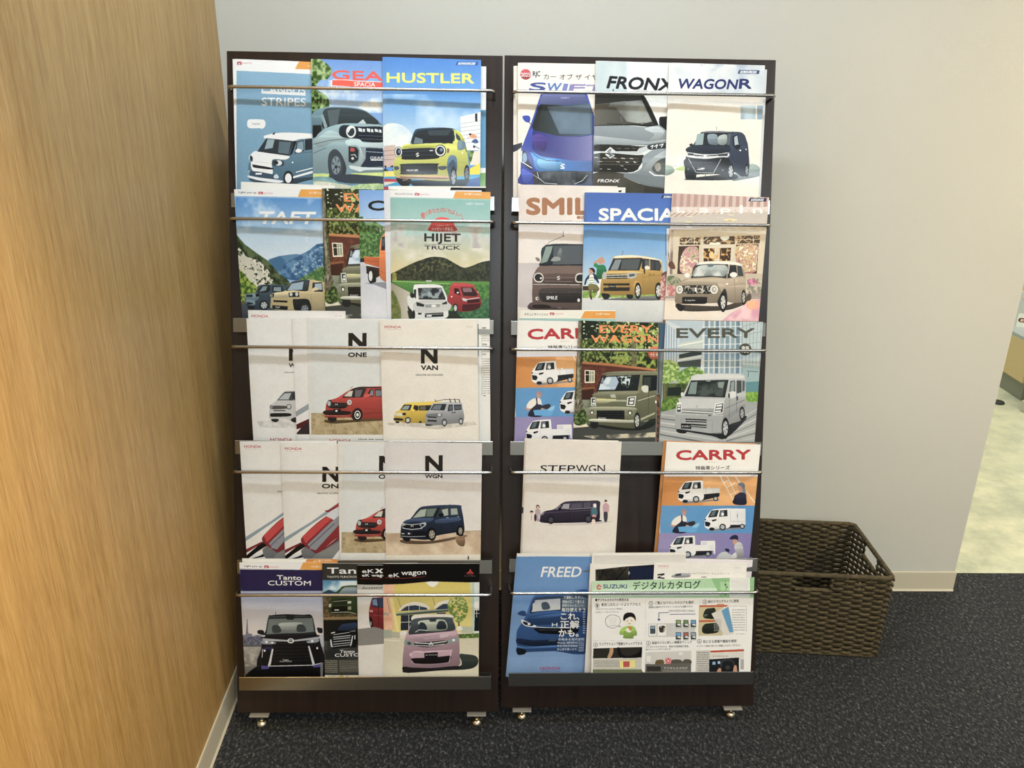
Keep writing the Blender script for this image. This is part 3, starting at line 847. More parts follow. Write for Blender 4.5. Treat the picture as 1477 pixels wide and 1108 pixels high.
NONE_CAR = '''
n a08c66 c9bb98 3 .5 .5 78,835 900,835 900,1008 78,1008
N x b9a880 4 .55 .3 78,860 900,860 900,1000 78,1000
s 6a553a 190,890 400,890 640,850 900,840 900,880 480,905 240,920
s b84038 190,850 200,760 240,730 290,712 380,655 440,632 530,626 900,640 900,860 500,880 400,872 240,875 192,868
s 3a3030 400,650 440,632 530,626 900,640 900,648 540,638 420,650
p 3a3438 335,700 375,662 430,642 522,640 488,712 325,716
p d5d3c6 340,702 380,662 412,658 400,705
p 6f6a70 430,652 490,650 470,706 428,708
p b84038 522,640 540,640 505,712 488,712
p 33363e 520,700 545,648 578,644 580,706 524,710
p 8a8d96 545,690 556,656 574,654 574,700
p 33363e 586,644 700,648 700,705 588,706
p 7f838c 592,656 640,655 640,700 594,700
s d0564c 500,696 520,684 548,686 552,702 510,708
s 2b2a2e 205,770 225,752 260,750 365,756 375,770 350,796 300,800 225,794
l 5a565a 2 220,768 365,770
l 5a565a 2 220,780 365,782
s 3a3a40 205,760 215,735 240,732 238,765 212,790
e b9bec0 222,760 13,20
e 8a2f2c 384,752 24,26
e d9dcda 384,750 19,21
e a9aeb0 386,750 12,14
t f0f0f0 2 0 270,760 288,774 0 H
s 2a2528 192,815 380,822 376,848 196,850
r 1f1f22 256,804 316,832
r f0f0f0 272,811 288,825
l d98078 3 192,855 380,860
s 2a2528 210,872 280,875 270,902 230,905
s 3a2425 400,870 410,820 445,796 478,810 490,850 470,890 430,895
w 1f1f22 c9cac6 448,850 34,50
e e2e2de 448,850 24,34
e 2a2a2c 448,850 18,26
e e6e6e2 448,850 10,14
l 8a2c28 3 410,790 640,812
l 6a201e 4 500,840 900,815
l 8a2c28 3 500,720 640,712
l 4a4a4a 3 392,640 412,622
'''
ART['none'] = ('e4e3dc', 435, 445, '''
p dcdfdd 75,95 900,95 900,840 75,840
p 26221f 374,196 408,196 486,272 486,196 520,196 520,328 488,328 408,250 408,328 374,328
t 26221f 9 0 372,352 522,390 0 ONE
''' + NONE_CAR + '''
''' + honda(225, 1042, 176) + '''
l a0a0a0 2 430,1040 430,1062
t 33302e 2 0 455,1038 740,1056 .005 How we move you.
''')
ART['none2'] = (ART['none'][0], 435, 445, ART['none'][3].split('t b8202c')[0])
ART['wgnacc'] = ('e9e7e2', 340, 445, '''
p 26221f 420,290 450,322 520,400 520,290 560,290 560,420 525,420 456,350 456,420 426,420 426,300
t 26221f 9 0 425,440 560,472 0 WGN
t 44403c 1 0 388,508 600,517 0 GENUINE ACCESSORIES
N x c9c6c2 3 .45 .5 165,905 480,880 620,880 620,960 200,950
s c9c9c8 268,870 275,790 300,760 325,738 390,665 470,660 640,665 640,880 470,905 400,885 290,885
p 4a4e52 332,735 392,668 480,664 462,735
p b9bfc0 345,728 392,680 445,676 425,728
p 2f3338 452,700 470,664 640,664 640,730 470,735
s 5a5654 285,785 300,778 405,780 415,800 290,806
e 4d5054 427,786 21,22
e c2c6c6 427,785 15,16
e 8a8e90 285,788 12,18
r 2f3032 304,813 400,820
s 232527 278,848 290,838 430,838 432,862 290,866 278,860
s 2a2a2c 285,885 345,885 330,908 300,905
s 2a2a2c 440,890 480,870 500,900 470,912
''' + honda(278, 1034, 178))
ART['stripe'] = ('e9e7e4', 340, 445, '''
p 9aa4aa 480,825 700,690 700,740 480,868
p 5a2228 480,930 700,830 700,900 480,972
p 3a3236 480,985 560,925 700,870 700,1006 480,1006
p e9e7e4 484,968 524,955 484,1000
''')
ART['nvan'] = ('e6e1d6', 540, 445, honda(80, 136) + '''
t a8a39a 0 0 740,140 785,152 0 No.1234
p 26221f 372,312 404,312 472,388 472,312 505,312 505,440 474,440 402,362 402,440 372,440
t 26221f 9 0 372,454 508,494 0 VAN
t 3a3632 2 0 330,524 548,538 0 GENUINE ACCESSORIES
N x c3beb4 3 .35 .6 90,915 800,905 820,930 500,965 110,930
s e0c04c 158,880 165,832 200,810 235,765 280,752 380,748 560,755 560,900 300,915 190,905 160,900
p 2f3236 205,812 238,768 302,768 285,815
p 98a6a6 215,806 245,776 285,776 270,808
p 2f3236 308,815 318,772 352,776 355,812 320,820
p 2f3236 356,776 460,772 460,815 358,816
p 6a6a58 366,782 410,780 410,812 366,812
s d8d4b8 165,835 225,835 232,860 170,855
p 2b2b2b 222,836 250,832 255,850 228,855
s 2b2b2b 160,875 225,880 225,895 160,892
s f0d468 302,804 325,808 325,818 304,818
w 24262a d9d9d4 268,893 24,26
e 24262a 368,908 12,8
e 24262a 185,908 16,9
l a88f2c 2 300,822 300,900
l 333333 2 384,745 388,738
s a9acb0 408,910 410,845 440,810 470,760 520,755 600,752 690,752 705,790 712,900 600,922 470,935 412,930
s c0c2c5 465,758 520,752 600,745 690,750 690,764 590,764 470,764
p 2f3338 446,812 475,764 578,762 560,815
p 75808a 458,806 482,772 540,770 525,808
p 2f3338 585,822 595,768 626,766 628,815
p 5f6a72 596,812 602,775 620,774 622,808
p 2a2e33 636,768 695,768 697,810 640,815
p 5a626a 642,776 690,774 690,804 644,808
s 787c80 425,845 530,838 545,855 520,870 420,866
e c9ccd0 520,850 12,11
p 2b2e32 425,862 498,866 498,876 425,872
p 2b2e32 425,888 500,892 498,906 425,902
w 24262a cfd1d3 560,912 20,30
w 24262a cfd1d3 692,902 18,27
s 2a2c30 412,925 470,930 440,938 415,936
l 2a2c30 4 485,742 560,728 680,728
l 2a2c30 5 485,728 490,745
l 2a2c30 7 600,722 612,752
l 2a2c30 7 640,722 650,752
l 2a2c30 7 676,728 684,752
l 8a8e92 2 632,768 630,900
r 2f3338 620,826 630,836
r 2f3338 638,826 648,836
r 8a8f92 680,856 712,862
''')
ART['check'] = ('ecebe6', 540, 445, '''
r 8a8a88 862,150 892,162
r a8a8a4 862,280 898,294
r b9a88c 862,362 892,372
x b8b8b4 862,180 1000,270 5
x b8b8b4 862,300 1000,355 4
x b0b0ac 862,400 1000,690 16
r 8a8a88 870,692 890,700
l 9a9a96 2 858,150 858,700
''')
ART['checkdark'] = ('e0dfda', 540, 445, '''
l 25252a 6 500,122 828,128 832,380
x 3a3a3c 805,140 822,370 8
x 9a9a96 600,140 800,370 14
''')
HACC = honda(393, 112, 134) + '''
p 211e1c 692,268 726,268 798,345 798,268 832,268 832,390 800,390 724,312 724,390 692,390
t 211e1c 9 0 688,404 870,442 0 ONE
t 3a3632 1 0 650,474 870,486 0 GENUINE ACCESSORIES
p 8fa0ac 388,838 600,710 800,570 1000,430 1000,490 700,665 388,872
s a02830 712,618 745,612 800,575 860,540 860,600 780,612 740,632
p 1f1c1e 778,600 860,580 860,620 800,614
G a02c34 7c2028 522,858 540,820 640,725 725,660 790,600 1000,500 1000,780 820,830 655,962 600,930 545,900
p c23c3c 535,822 650,725 730,662 770,680 700,745 560,880
s cfd4d8 722,655 780,610 860,580 860,680 805,700 760,680
p 8f949c 575,888 760,712 900,600 900,650 800,760 640,935 600,925
l 5a4a54 6 590,905 790,722
p 74303a 655,962 820,830 1000,700 1000,790 830,850 700,950
p 1c181a 390,985 520,878 545,888 560,905 470,960 400,1012
p 7a2028 388,935 520,872 530,880 388,965
p 1c1f38 400,1015 500,985 600,930 650,965 520,995
p 77787a 523,935 560,905 640,960 660,965 830,850 900,930 820,930 760,1010 560,1020 530,980
p 1c181a 755,925 830,870 830,920
p 8a8b88 640,965 830,868 830,930 765,1010 600,1012
p f0eee8 770,1012 900,920 900,1110 770,1110
'''
ART['hacc'] = ('e8e5df', 340, 625, HACC)
ART['nwgn'] = ('dcd8d5', 545, 625, '''
g d6d3d2 e2deda 50,60 1000,70 1000,800 50,800
p 26221f 378,180 410,180 486,256 486,176 518,176 518,305 488,305 410,230 410,305 378,305
t 26221f 9 0 376,328 516,360 0 WGN
g b39a80 cdb79a 50,800 1000,770 1000,975 50,975
N x dccbb2 2 .5 .5 50,790 1000,780 1000,975 50,975
p e6e1d2 50,975 1000,965 1000,1110 50,1110
s 6f5a48 190,850 420,860 680,815 690,830 440,880 220,880
s 8d7358 620,830 690,825 690,900 640,890
G 31425c 18202e 180,830 185,760 200,718 262,680 330,598 400,580 560,572 660,576 668,600 685,690 690,790 640,790 470,818 400,850 240,840 182,832
s 46587a 200,715 265,682 440,678 400,712 300,705
p 2f3a3c 268,680 335,604 400,594 482,594 448,672
p a9b5ac 280,676 340,612 388,604 378,664
p 75827c 390,605 470,600 440,664 388,666
p 18202c 482,594 500,590 462,672 446,672
p 39454a 470,668 500,598 566,594 572,662 500,668
p a9b4ac 510,612 560,600 562,655 528,660
p 39454a 576,594 640,592 648,654 580,660
p a3aea8 582,602 632,600 640,648 584,652
s 11151c 486,648 500,640 522,642 524,664 490,666
s a9b0b8 198,722 215,720 222,745 200,762
s a9b0b8 338,722 380,712 384,735 345,758
e 2a3038 357,732 13,12
s 10141a 215,735 340,740 335,752 215,756
l d0d6dc 4 200,722 270,730 385,718
l d0d6dc 5 205,758 270,768 352,760
t f0f0f0 2 0 265,732 284,748 0 H
p 11151c 186,785 380,780 380,830 186,828
p 2a3240 225,788 275,790 275,812 225,810
r f0f0f0 242,795 256,806
p b9bfc6 188,795 215,798 212,806 188,804
l b9bfc6 4 182,820 270,826 380,822
s 10141a 385,830 392,775 425,752 458,770 465,820 440,850
w 14171c a9a296 432,808 35,50
s 10141a 625,800 640,745 668,738 686,770 680,815 650,820
w 14171c a9a296 660,780 24,42
s 14171c 200,835 260,840 245,862 215,858
l 10141a 4 470,812 628,780
l 0e1218 3 500,672 505,790
l 0e1218 3 578,662 600,780
r c9ced6 548,672 566,676
r c9ced6 634,664 650,668
s 46587a 470,690 640,670 650,700 480,720
l 22262c 3 570,576 576,568
p 26221f 722,974 728,990 726,1010 718,1010 718,990
r 26221f 718,998 730,1006
''')
ART['tanto'] = ('b9bcc8', 335, 800, dstrip(62, 74, 1000, 44, 540) + '''
p 2b2450 60,120 1000,125 1000,300 60,302
t f0f0f2 5 0 356,164 554,200 .02 Tanto
t f0f0f2 3 0 284,208 628,246 .005 CUSTOM
g a9b0c8 d3ccc8 60,292 1000,288 1000,640 60,640
p 77788a 62,650 108,640 112,600 118,520 122,518 126,600 132,630 160,632 162,655 200,640 240,650 260,690 260,720 62,722
N x 55586c 4 .5 .2 62,660 240,650 240,720 62,720
l 55586c 4 121,515 121,600
p 5d5f68 62,720 260,716 260,735 62,738
g 9a9894 5d5c5a 60,735 1000,735 1000,1000 60,1000
N x b2afaa 3 .55 .4 60,740 240,740 230,880 60,900
s 1a1a1a 110,960 200,890 260,880 720,860 720,1010 110,1000
s 1e1e26 230,760 250,680 262,660 290,500 310,485 420,476 560,480 638,488 665,610 690,660 705,700 708,900 230,912
s 3c4248 288,505 320,492 450,486 620,490 640,500 662,620 560,632 400,635 262,645 270,600
p 6f7a7a 295,512 640,506 655,615 560,625 420,628 275,635
s 9fa8a6 372,560 395,545 540,542 562,560 560,600 420,605 375,590
s 3d4448 318,580 340,562 375,570 392,615 330,625
s 3d4448 518,570 540,556 575,565 590,610 520,615
l 14161a 8 290,510 640,500
p 22262a 428,486 500,486 490,520 438,520
s 1a1a22 262,655 660,640 680,660 560,672 420,690 270,675
s 20202a 202,612 215,602 250,606 256,640 235,640 206,630
s 20202a 678,585 700,584 722,592 720,625 690,622
p a6aab4 245,668 450,682 450,694 250,690
p a6aab4 490,682 690,655 692,675 490,694
s 8d93a2 240,690 340,698 345,712 300,716 244,712
s 8d93a2 600,690 685,672 690,695 640,706 602,704
e e3e5e8 275,698 10,9
e e3e5e8 320,702 9,8
e e3e5e8 640,690 10,9
e d4d6d8 468,688 27,20
e 3a3c40 468,688 17,12
l d4d6d8 5 452,688 484,688
p 141418 330,715 610,712 648,880 310,885
l 33343a 3 320,740 620,738
l 33343a 3 318,768 628,764
l 33343a 3 316,796 632,790
l 33343a 3 314,824 640,816
l 33343a 3 312,850 644,842
s 2a2850 236,760 280,738 330,742 320,770 240,800
p 15151a 238,760 300,755 310,860 240,890
p c9cbd2 318,752 330,754 308,880 285,890
p c9cbd2 606,730 618,728 660,870 642,880
p 15151a 632,740 695,735 705,860 664,860
p 504a8c 232,885 300,892 290,912 235,915
p 504a8c 640,885 705,868 712,895 650,900
l c9cbd2 6 290,890 420,888 640,882 705,868
l c9cbd2 5 244,755 240,820
e d8dae0 260,767 8,9
e d8dae0 680,746 8,9
t e8e8e8 2 0 402,834 452,846 0 Tanto
t e8e8e8 1 0 380,848 474,858 0 CUSTOM
l 22262a 4 348,458 348,480
r 77787e 705,860 725,985
''')
ART['tantog'] = ('33332f', 460, 800, '''
r 3a3a36 0,40 1000,205
t f4f2ea 5 0 64,104 440,154 0 Tanto
t e8e6de 1 0 64,170 560,186 0 TANTO FUNCROSS / TANTO CUSTOM
g 3f7fa8 a9c9d8 30,205 1000,195 1000,320 30,320
N x d3dfe2 2 .5 .3 30,215 1000,200 1000,300 30,280
p 39485a 30,305 80,280 130,300 160,290 200,310 1000,300 1000,345 30,345
n 4a4032 7a6848 4 .5 .4 30,330 1000,330 1000,520 30,520
p 8f7a54 30,500 1000,478 1000,500 30,525
s 3a4a2a 70,400 100,345 160,280 200,252 300,245 600,255 600,480 300,470 120,475 80,450
s 8a9aa0 165,300 210,262 300,262 300,310 240,330 160,330
s 56603f 180,262 240,248 600,250 600,262 300,260
p 2a301f 110,360 225,350 225,400 110,405
l a9ad98 4 115,375 225,366
p c9ccb8 228,372 258,370 258,390 230,392
p 9a9c88 232,415 258,412 258,440 232,440
p b9b9a8 78,395 100,392 98,420 80,420
p 171a14 100,415 225,410 225,455 100,460
r e6e6e0 125,438 160,446
l c9c9c0 4 100,462 230,458 290,470
p 1c1d1c 30,522 1000,505 1000,700 30,700
s 0f1216 140,600 160,570 200,545 300,535 600,540 600,700 120,700
s 2a3a55 150,600 180,560 220,550 300,545 290,600 200,605
n 2b2e2f 4c4f4e 2 .5 .4 30,690 90,690 100,740 1000,720 1000,830 30,830
p c9ccd0 98,622 130,615 130,640 100,640
p c9ccd0 250,612 292,606 288,628 255,630
p 15171a 100,630 290,610 300,740 110,750
l c2c6cc 6 115,660 255,645
l c2c6cc 5 118,675 250,662
l c2c6cc 5 118,695 252,682
l c2c6cc 5 118,715 252,702
l c2c6cc 4 118,640 245,620
p c9ccd0 90,680 100,675 112,740 96,730
p c9ccd0 265,648 275,645 262,720 250,735
p e0e2e6 285,645 292,643 290,680 284,670
l c9ccd0 4 98,735 255,718
t f2f0ea 4 0 168,762 286,784 -.01 Tanto
t f2f0ea 3 0 128,790 370,816 -.02 CUSTOM
p 45453f 40,838 1000,830 1000,960 40,960
x 96948a 50,845 150,950 7
x 86847a 165,845 440,940 12
r e6e2d4 38,963 1000,1050
t 3a3a36 0 0 80,966 240,980 0 Light you up
e b8a048 180,972 12,10
''')
ART['ekx'] = ('e0dcd6', 460, 800, '''
r 0d0c0d 290,60 1000,242
t f2efea 5 0 344,118 440,148 0 eK
p f2efea 448,114 470,114 482,126 494,114 512,114 492,130 512,148 488,148 480,136 468,148 446,148 468,130
t f2efea 5 0 344,154 560,184 0 eK wagon
l a8302e 2 308,192 700,196
p b9b6b0 300,240 1000,246 1000,290 300,282
t 2c2a28 2 0 344,258 560,276 -.03 Accessories
N x cfccc6 1 .5 .5 310,330 1000,330 1000,560 310,560
p 8c8a86 312,595 500,570 1000,640 1000,700 600,705 312,728
s 7c2226 400,480 405,420 425,352 460,344 700,350 700,640 480,585 420,572 404,530
p 34405a 420,352 460,345 600,350 600,430 440,420 424,405
p 7f8ca8 428,360 460,354 470,410 432,400
p c9a0a0 404,440 432,446 430,460 410,458
l 2a1416 4 470,350 480,560
s 1c1416 404,500 425,510 432,575 412,572
e 8a8a8a 416,550 7,18
l a84a4c 3 432,480 700,520
''')
ART['ekw'] = ('ded8c4', 545, 800, '''
g d3c268 ddd084 48,210 1000,210 1000,620 48,620
p e3b496 48,240 130,230 125,600 48,600
n d8a080 e8bc9c 3 .5 .5 48,480 112,480 112,600 48,600
p d3dcd8 738,210 1000,215 1000,640 755,640
p b7cbb6 742,225 770,225 770,640 755,640
p 1c2226 775,445 812,445 812,610 770,610
l e8eae4 4 790,445 790,500
l e8eae4 4 772,470 812,470
p e8eae4 770,375 815,375 815,430 770,430
s f2efe6 386,210 395,235 420,255 450,256 475,235 482,210
p 0d0c0d 40,60 1000,60 1000,220 700,222 420,215 200,235 40,240
l c33a34 2 60,186 200,190 380,176
t f4f2ee 4 0 84,150 172,182 -.02 eK
t f4f2ee 4 0 186,138 384,178 -.03 wagon
p c8403a 738,114 746,130 738,142 730,130
p c8403a 728,134 738,146 722,150 712,148
p c8403a 748,134 738,146 754,150 764,148
t c8403a 1 0 706,148 768,156 0 MITSUBISHI
t c8403a 1 0 716,158 760,165 0 MOTORS
t a8a8a8 0 0 692,168 780,176 0 Drive your Ambition
s e6e3da 168,440 200,405 260,382 310,378 370,392 412,420 405,436 340,415 270,405 210,420 180,448
s e6e3da 450,415 490,380 560,362 640,375 690,410 640,420 560,390 500,400 465,430
p 34465e 182,448 230,412 300,404 390,425 395,440 185,450
p 34465e 462,432 520,395 580,395 600,430 470,440
p 2a3440 184,485 290,480 270,600 182,605
l e6e3da 4 247,405 247,600
l e6e3da 4 332,410 332,440
l e6e3da 4 182,540 270,536
p 34465e 470,465 540,462 540,490 470,490
p 98a89c 136,468 440,440 720,425 722,438 440,460 140,486
p 4a5a5c 140,476 440,450 720,432 720,440 440,466 142,488
p 98a89c 48,465 88,470 88,484 48,482
l 5d6058 3 160,345 182,420
l 5d6058 3 438,345 456,410
l 5d6058 3 72,345 100,470
p e6d890 92,345 120,345 180,650 160,665
m 6f8a44 a9b870 4 .5 .2 555,400 590,350 680,345 720,420 700,500 640,545 580,480
N x d8cc7c 4 .6 .1 555,400 590,350 680,345 720,420 700,500 640,545 580,480
p 5d6a3a 640,530 652,530 654,590 642,590
p b9c2ac 665,575 760,575 765,625 665,625
n 4f6a34 88a04c 4 .5 .2 640,635 806,628 806,665 640,670
g d3ccb4 e0dcc6 48,668 1000,668 1000,1000 48,1000
p a9b0a2 48,600 112,600 118,665 48,668
p b9b5a4 112,615 175,620 178,665 112,665
l f0ede0 5 48,680 180,690
s 3d4440 650,800 700,795 780,808 804,850 780,895 700,918 500,925 240,945 230,920 640,900
s 1f1c20 200,890 270,905 262,938 215,940
s b797a4 198,860 205,760 222,650 262,560 290,490 400,476 560,476 600,510 625,600 648,660 652,800 640,890 420,905 220,905
s e4e2d4 268,500 300,480 420,476 560,476 600,490 590,502 440,496 300,508 272,525
s 4a5458 285,515 440,500 580,502 600,530 615,600 500,618 300,635 245,632 262,570
s b6bcae 330,530 480,518 540,530 545,600 380,608 335,570
s 2f3a44 330,555 345,540 375,550 392,598 330,600
s 2f3a44 480,540 505,528 535,540 545,590 470,592
p 39444a 405,510 470,508 462,535 415,535
l d3d8d8 5 300,618 330,600 400,605
s e6e3de 175,628 190,610 225,612 222,640 185,642
s e6e3de 632,580 655,570 675,585 670,602 635,605
s c4a8b4 235,650 400,630 610,615 625,640 560,672 300,690 250,670
p b29aa8 355,650 490,635 500,665 370,680
p c9b8c0 490,635 570,625 560,655 500,668
s 8f9a98 212,690 230,680 275,700 290,728 250,728 215,712
s 8f9a98 550,690 600,665 638,660 640,690 600,704 560,710
e e6eae6 605,682 12,10
e 4a5450 250,708 16,12
s 34383a 290,715 300,700 420,694 540,685 548,710 420,738 320,732
l d6dad8 7 298,704 420,710 545,692
l d6dad8 5 302,724 420,730 530,714
p e8ecea 424,694 432,706 424,716 416,706
p e8ecea 414,712 424,716 412,722 404,722
p e8ecea 434,712 424,716 438,722 444,722
s 2f2c30 310,770 420,776 548,762 540,770 420,782 320,778
s d0b8c2 262,790 290,772 370,775 372,826 280,828
s c4a8b4 265,820 278,780 580,760 590,770 572,860 550,872 300,880
s 211c1e 270,828 400,822 575,806 568,850 540,862 420,872 300,868 278,850
p c0a2ae 272,776 372,786 372,822 270,826
p c0a2ae 478,780 580,768 576,805 478,816
p 1c1a1c 370,784 478,778 478,818 372,824
t cfcfcf 1 0 380,796 470,806 -.02 eK WAGON
l e0ccd2 4 588,765 570,855
s 2a2628 205,900 420,905 640,888 630,915 260,935
s 2a2628 200,895 265,905 250,938 205,935
''')
ART['swift'] = ('ece6dc', 735, 85, '''
s c24a52 86,120 95,95 120,82 150,86 168,108 172,130 160,155 130,166 100,155 88,138
t f6ecec 3 0 90,110 166,142 0 2025
s d0ccc6 168,120 182,95 214,84 246,95 262,122 250,155 214,168 182,155
s f0ebe2 170,120 184,97 214,87 244,97 259,122 247,153 214,165 184,153
t 26242a 3 0 186,98 246,152 0 RJC
t 3a3536 1 0 272,118 760,164 .01 カー オブ ザ イヤー
t 3f5196 7 .25 152,188 300,256 0 S
t 5878b8 7 .25 290,192 420,258 0 W
t 7a86c0 7 .25 418,198 470,260 0 I
t 8a84b8 7 .25 470,202 610,262 0 F
t 9a90bc 7 .25 600,206 760,264 0 T
p 3b4150 35,684 100,668 100,705 35,745
s 2c4ab0 104,458 130,452 160,458 166,490 150,508 125,500 108,480
l 232840 6 150,500 178,530
h 3244a8 5d6fa8 250,280 620,280 664,420 664,1010 100,1010 88,900 92,720 170,520
s 3b4eb4 92,760 110,680 180,520 250,330 300,260 560,260 620,300 664,420 700,560 700,1020 110,1010 92,900
s 6f77a8 300,262 560,262 610,310 620,350 440,365 250,362
h 2e332f 5c7088 228,385 250,362 440,368 640,352 660,420 664,600 560,622 380,616 190,570 178,540
N x 6f8496 1 .5 .6 300,380 640,370 650,600 400,600
p 2c312e 180,530 240,380 262,380 220,560 190,568
l 232840 5 170,560 250,360
h 2a2f7c 8d8fba 185,570 380,618 560,624 700,602 700,820 280,812 180,720
s 4f3f90 180,620 240,600 300,640 280,740 200,700
s 3f8ad0 170,740 260,780 400,800 560,830 560,900 240,900 190,800
s 67a8dc 230,800 380,815 430,840 400,880 250,870
h 4a7fc4 5f74a8 430,812 700,812 700,905 430,900
l 1f2550 5 165,735 230,790 300,812 400,818
l 7d86b4 3 400,820 700,820
''' + '''
p dfe4ee 402,852 416,846 442,868 436,880
p dfe4ee 410,838 438,838 444,852 424,848
p dfe4ee 404,868 424,872 438,882 410,880
s 23283a 96,740 130,740 150,800 180,860 175,890 120,850 96,820
s 7a9ac0 108,760 130,752 140,800 120,830 104,810
l f2f4f8 7 98,735 94,820 178,872
h 4a4440 4b5f86 180,900 700,898 700,1010 200,1010
s 3a3f44 225,905 400,895 620,905 625,960 560,1000 260,1000 228,950
N x 6a6f74 2 .5 .5 225,900 700,900 700,1005 240,1005
l d6dbe4 4 222,905 232,950 280,992 380,1000
l d6dbe4 4 620,930 580,975 520,1000
l c2cade 3 150,900 240,960
s 4c62c4 96,880 150,900 190,930 150,990 110,985
e 0f1018 124,1008 8,12
t c8cce4 1 0 410,304 480,318 0 SWIFT
l 2a3a68 6 664,425 664,1010
''')
ART['fronx'] = ('dfe5e4', 850, 85, '''
h a9bfc4 dde4e4 30,20 200,20 200,260 30,260
N x c3d2d6 1 .5 .5 30,20 300,20 300,270 30,270
t 23252c 7 .28 136,134 690,236 .045 FRONX
t 55585c 1 0 372,242 462,258 0 フロンクス
p 3a3a3a 188,240 194,240 196,262 186,262
N x e8e6e2 1 .5 .5 420,300 1000,300 1000,480 520,480
s 2f2f2c 30,300 80,285 300,282 400,284 450,310 550,520 540,545 440,540 300,530 30,540
h 6b6a62 3a3b38 36,360 250,345 400,330 440,360 520,530 300,520 30,530
N x 9fa6a2 1 .5 .5 200,345 420,330 500,500 420,520 300,500 220,400
p 787d78 170,350 290,335 280,390 150,380
p 1f1f1e 400,286 430,290 550,525 530,530
l 1b1b1b 4 140,515 300,525 440,512 500,525
l 9a9c98 2 250,462 260,500
s 1c1d1f 560,470 600,462 640,465 640,560 600,575 580,550 562,540
g 98a2a8 7c868c 30,535 300,530 440,545 560,530 640,590 640,700 400,690 30,690
s b9c3c8 440,560 540,540 600,580 560,640 480,650 520,600
g b8c0c4 8f999f 30,610 300,640 470,660 640,640 640,690 30,690
l 5c646a 4 30,680 300,690 480,685 640,655
s 2c2a22 30,690 200,685 420,698 470,700 400,740 200,748 30,740
l 8a8674 3 220,716 250,716
l 8a8674 3 285,716 320,716
l 8a8674 3 345,716 370,716
p c3cacd 30,736 380,738 400,712 475,694 470,730 400,762 30,752
s 2c2a22 30,758 380,768 430,765 432,800 400,860 340,905 30,900
x 55534a 60,790 400,860 3
l e8e8e2 4 40,786 70,786
l e8e8e2 4 110,790 140,792
l e8e8e2 4 190,790 215,792
l e8e8e2 5 258,792 284,796
l e8e8e2 5 325,794 350,798
l e8e8e2 4 220,822 242,824
l e8e8e2 5 290,824 312,828
l e8e8e2 7 355,822 372,828
l d0d0c8 4 250,852 272,856
l d0d0c8 4 80,818 100,820
l d0d0c8 4 145,880 170,882
l d0d0c8 4 280,878 298,884
l d0d0c8 4 85,878 100,880
l c3cacd 6 30,905 340,912 420,870 450,780
s 8b959c 440,770 640,700 640,1060 300,950 275,940 275,912 345,912 420,870
s a9b3b8 430,880 520,780 640,720 640,780 540,820 480,890
s 454740 500,880 540,820 590,795 640,800 640,930 560,930
s 8f8c80 520,850 560,830 570,880 540,900
l dfe5e8 10 480,900 520,930 640,935
s 3a3d40 470,690 600,670 640,665 640,710 560,718 480,725
l e3e8ea 7 490,700 510,690 500,715
l e3e8ea 7 520,700 545,685 535,712
l e3e8ea 7 560,690 590,680 575,705
s 3c3a30 30,915 275,915 280,945 440,1010 600,1040 600,1110 30,1110
N x 55534a 1 .5 .5 30,920 270,920 440,1020 440,1080 30,1080
p 767f84 275,915 420,925 560,960 640,980 640,1030 460,1000 275,945
t eceeee 5 .3 64,960 244,986 .01 FRONX
p d8dde0 122,740 168,702 212,738 205,748 182,742 168,730 150,742 206,770 168,796 126,765 132,757 152,762 170,775 182,765
p 7f868a 140,742 168,716 180,722 158,740 196,770 168,786 150,778 176,770
''')
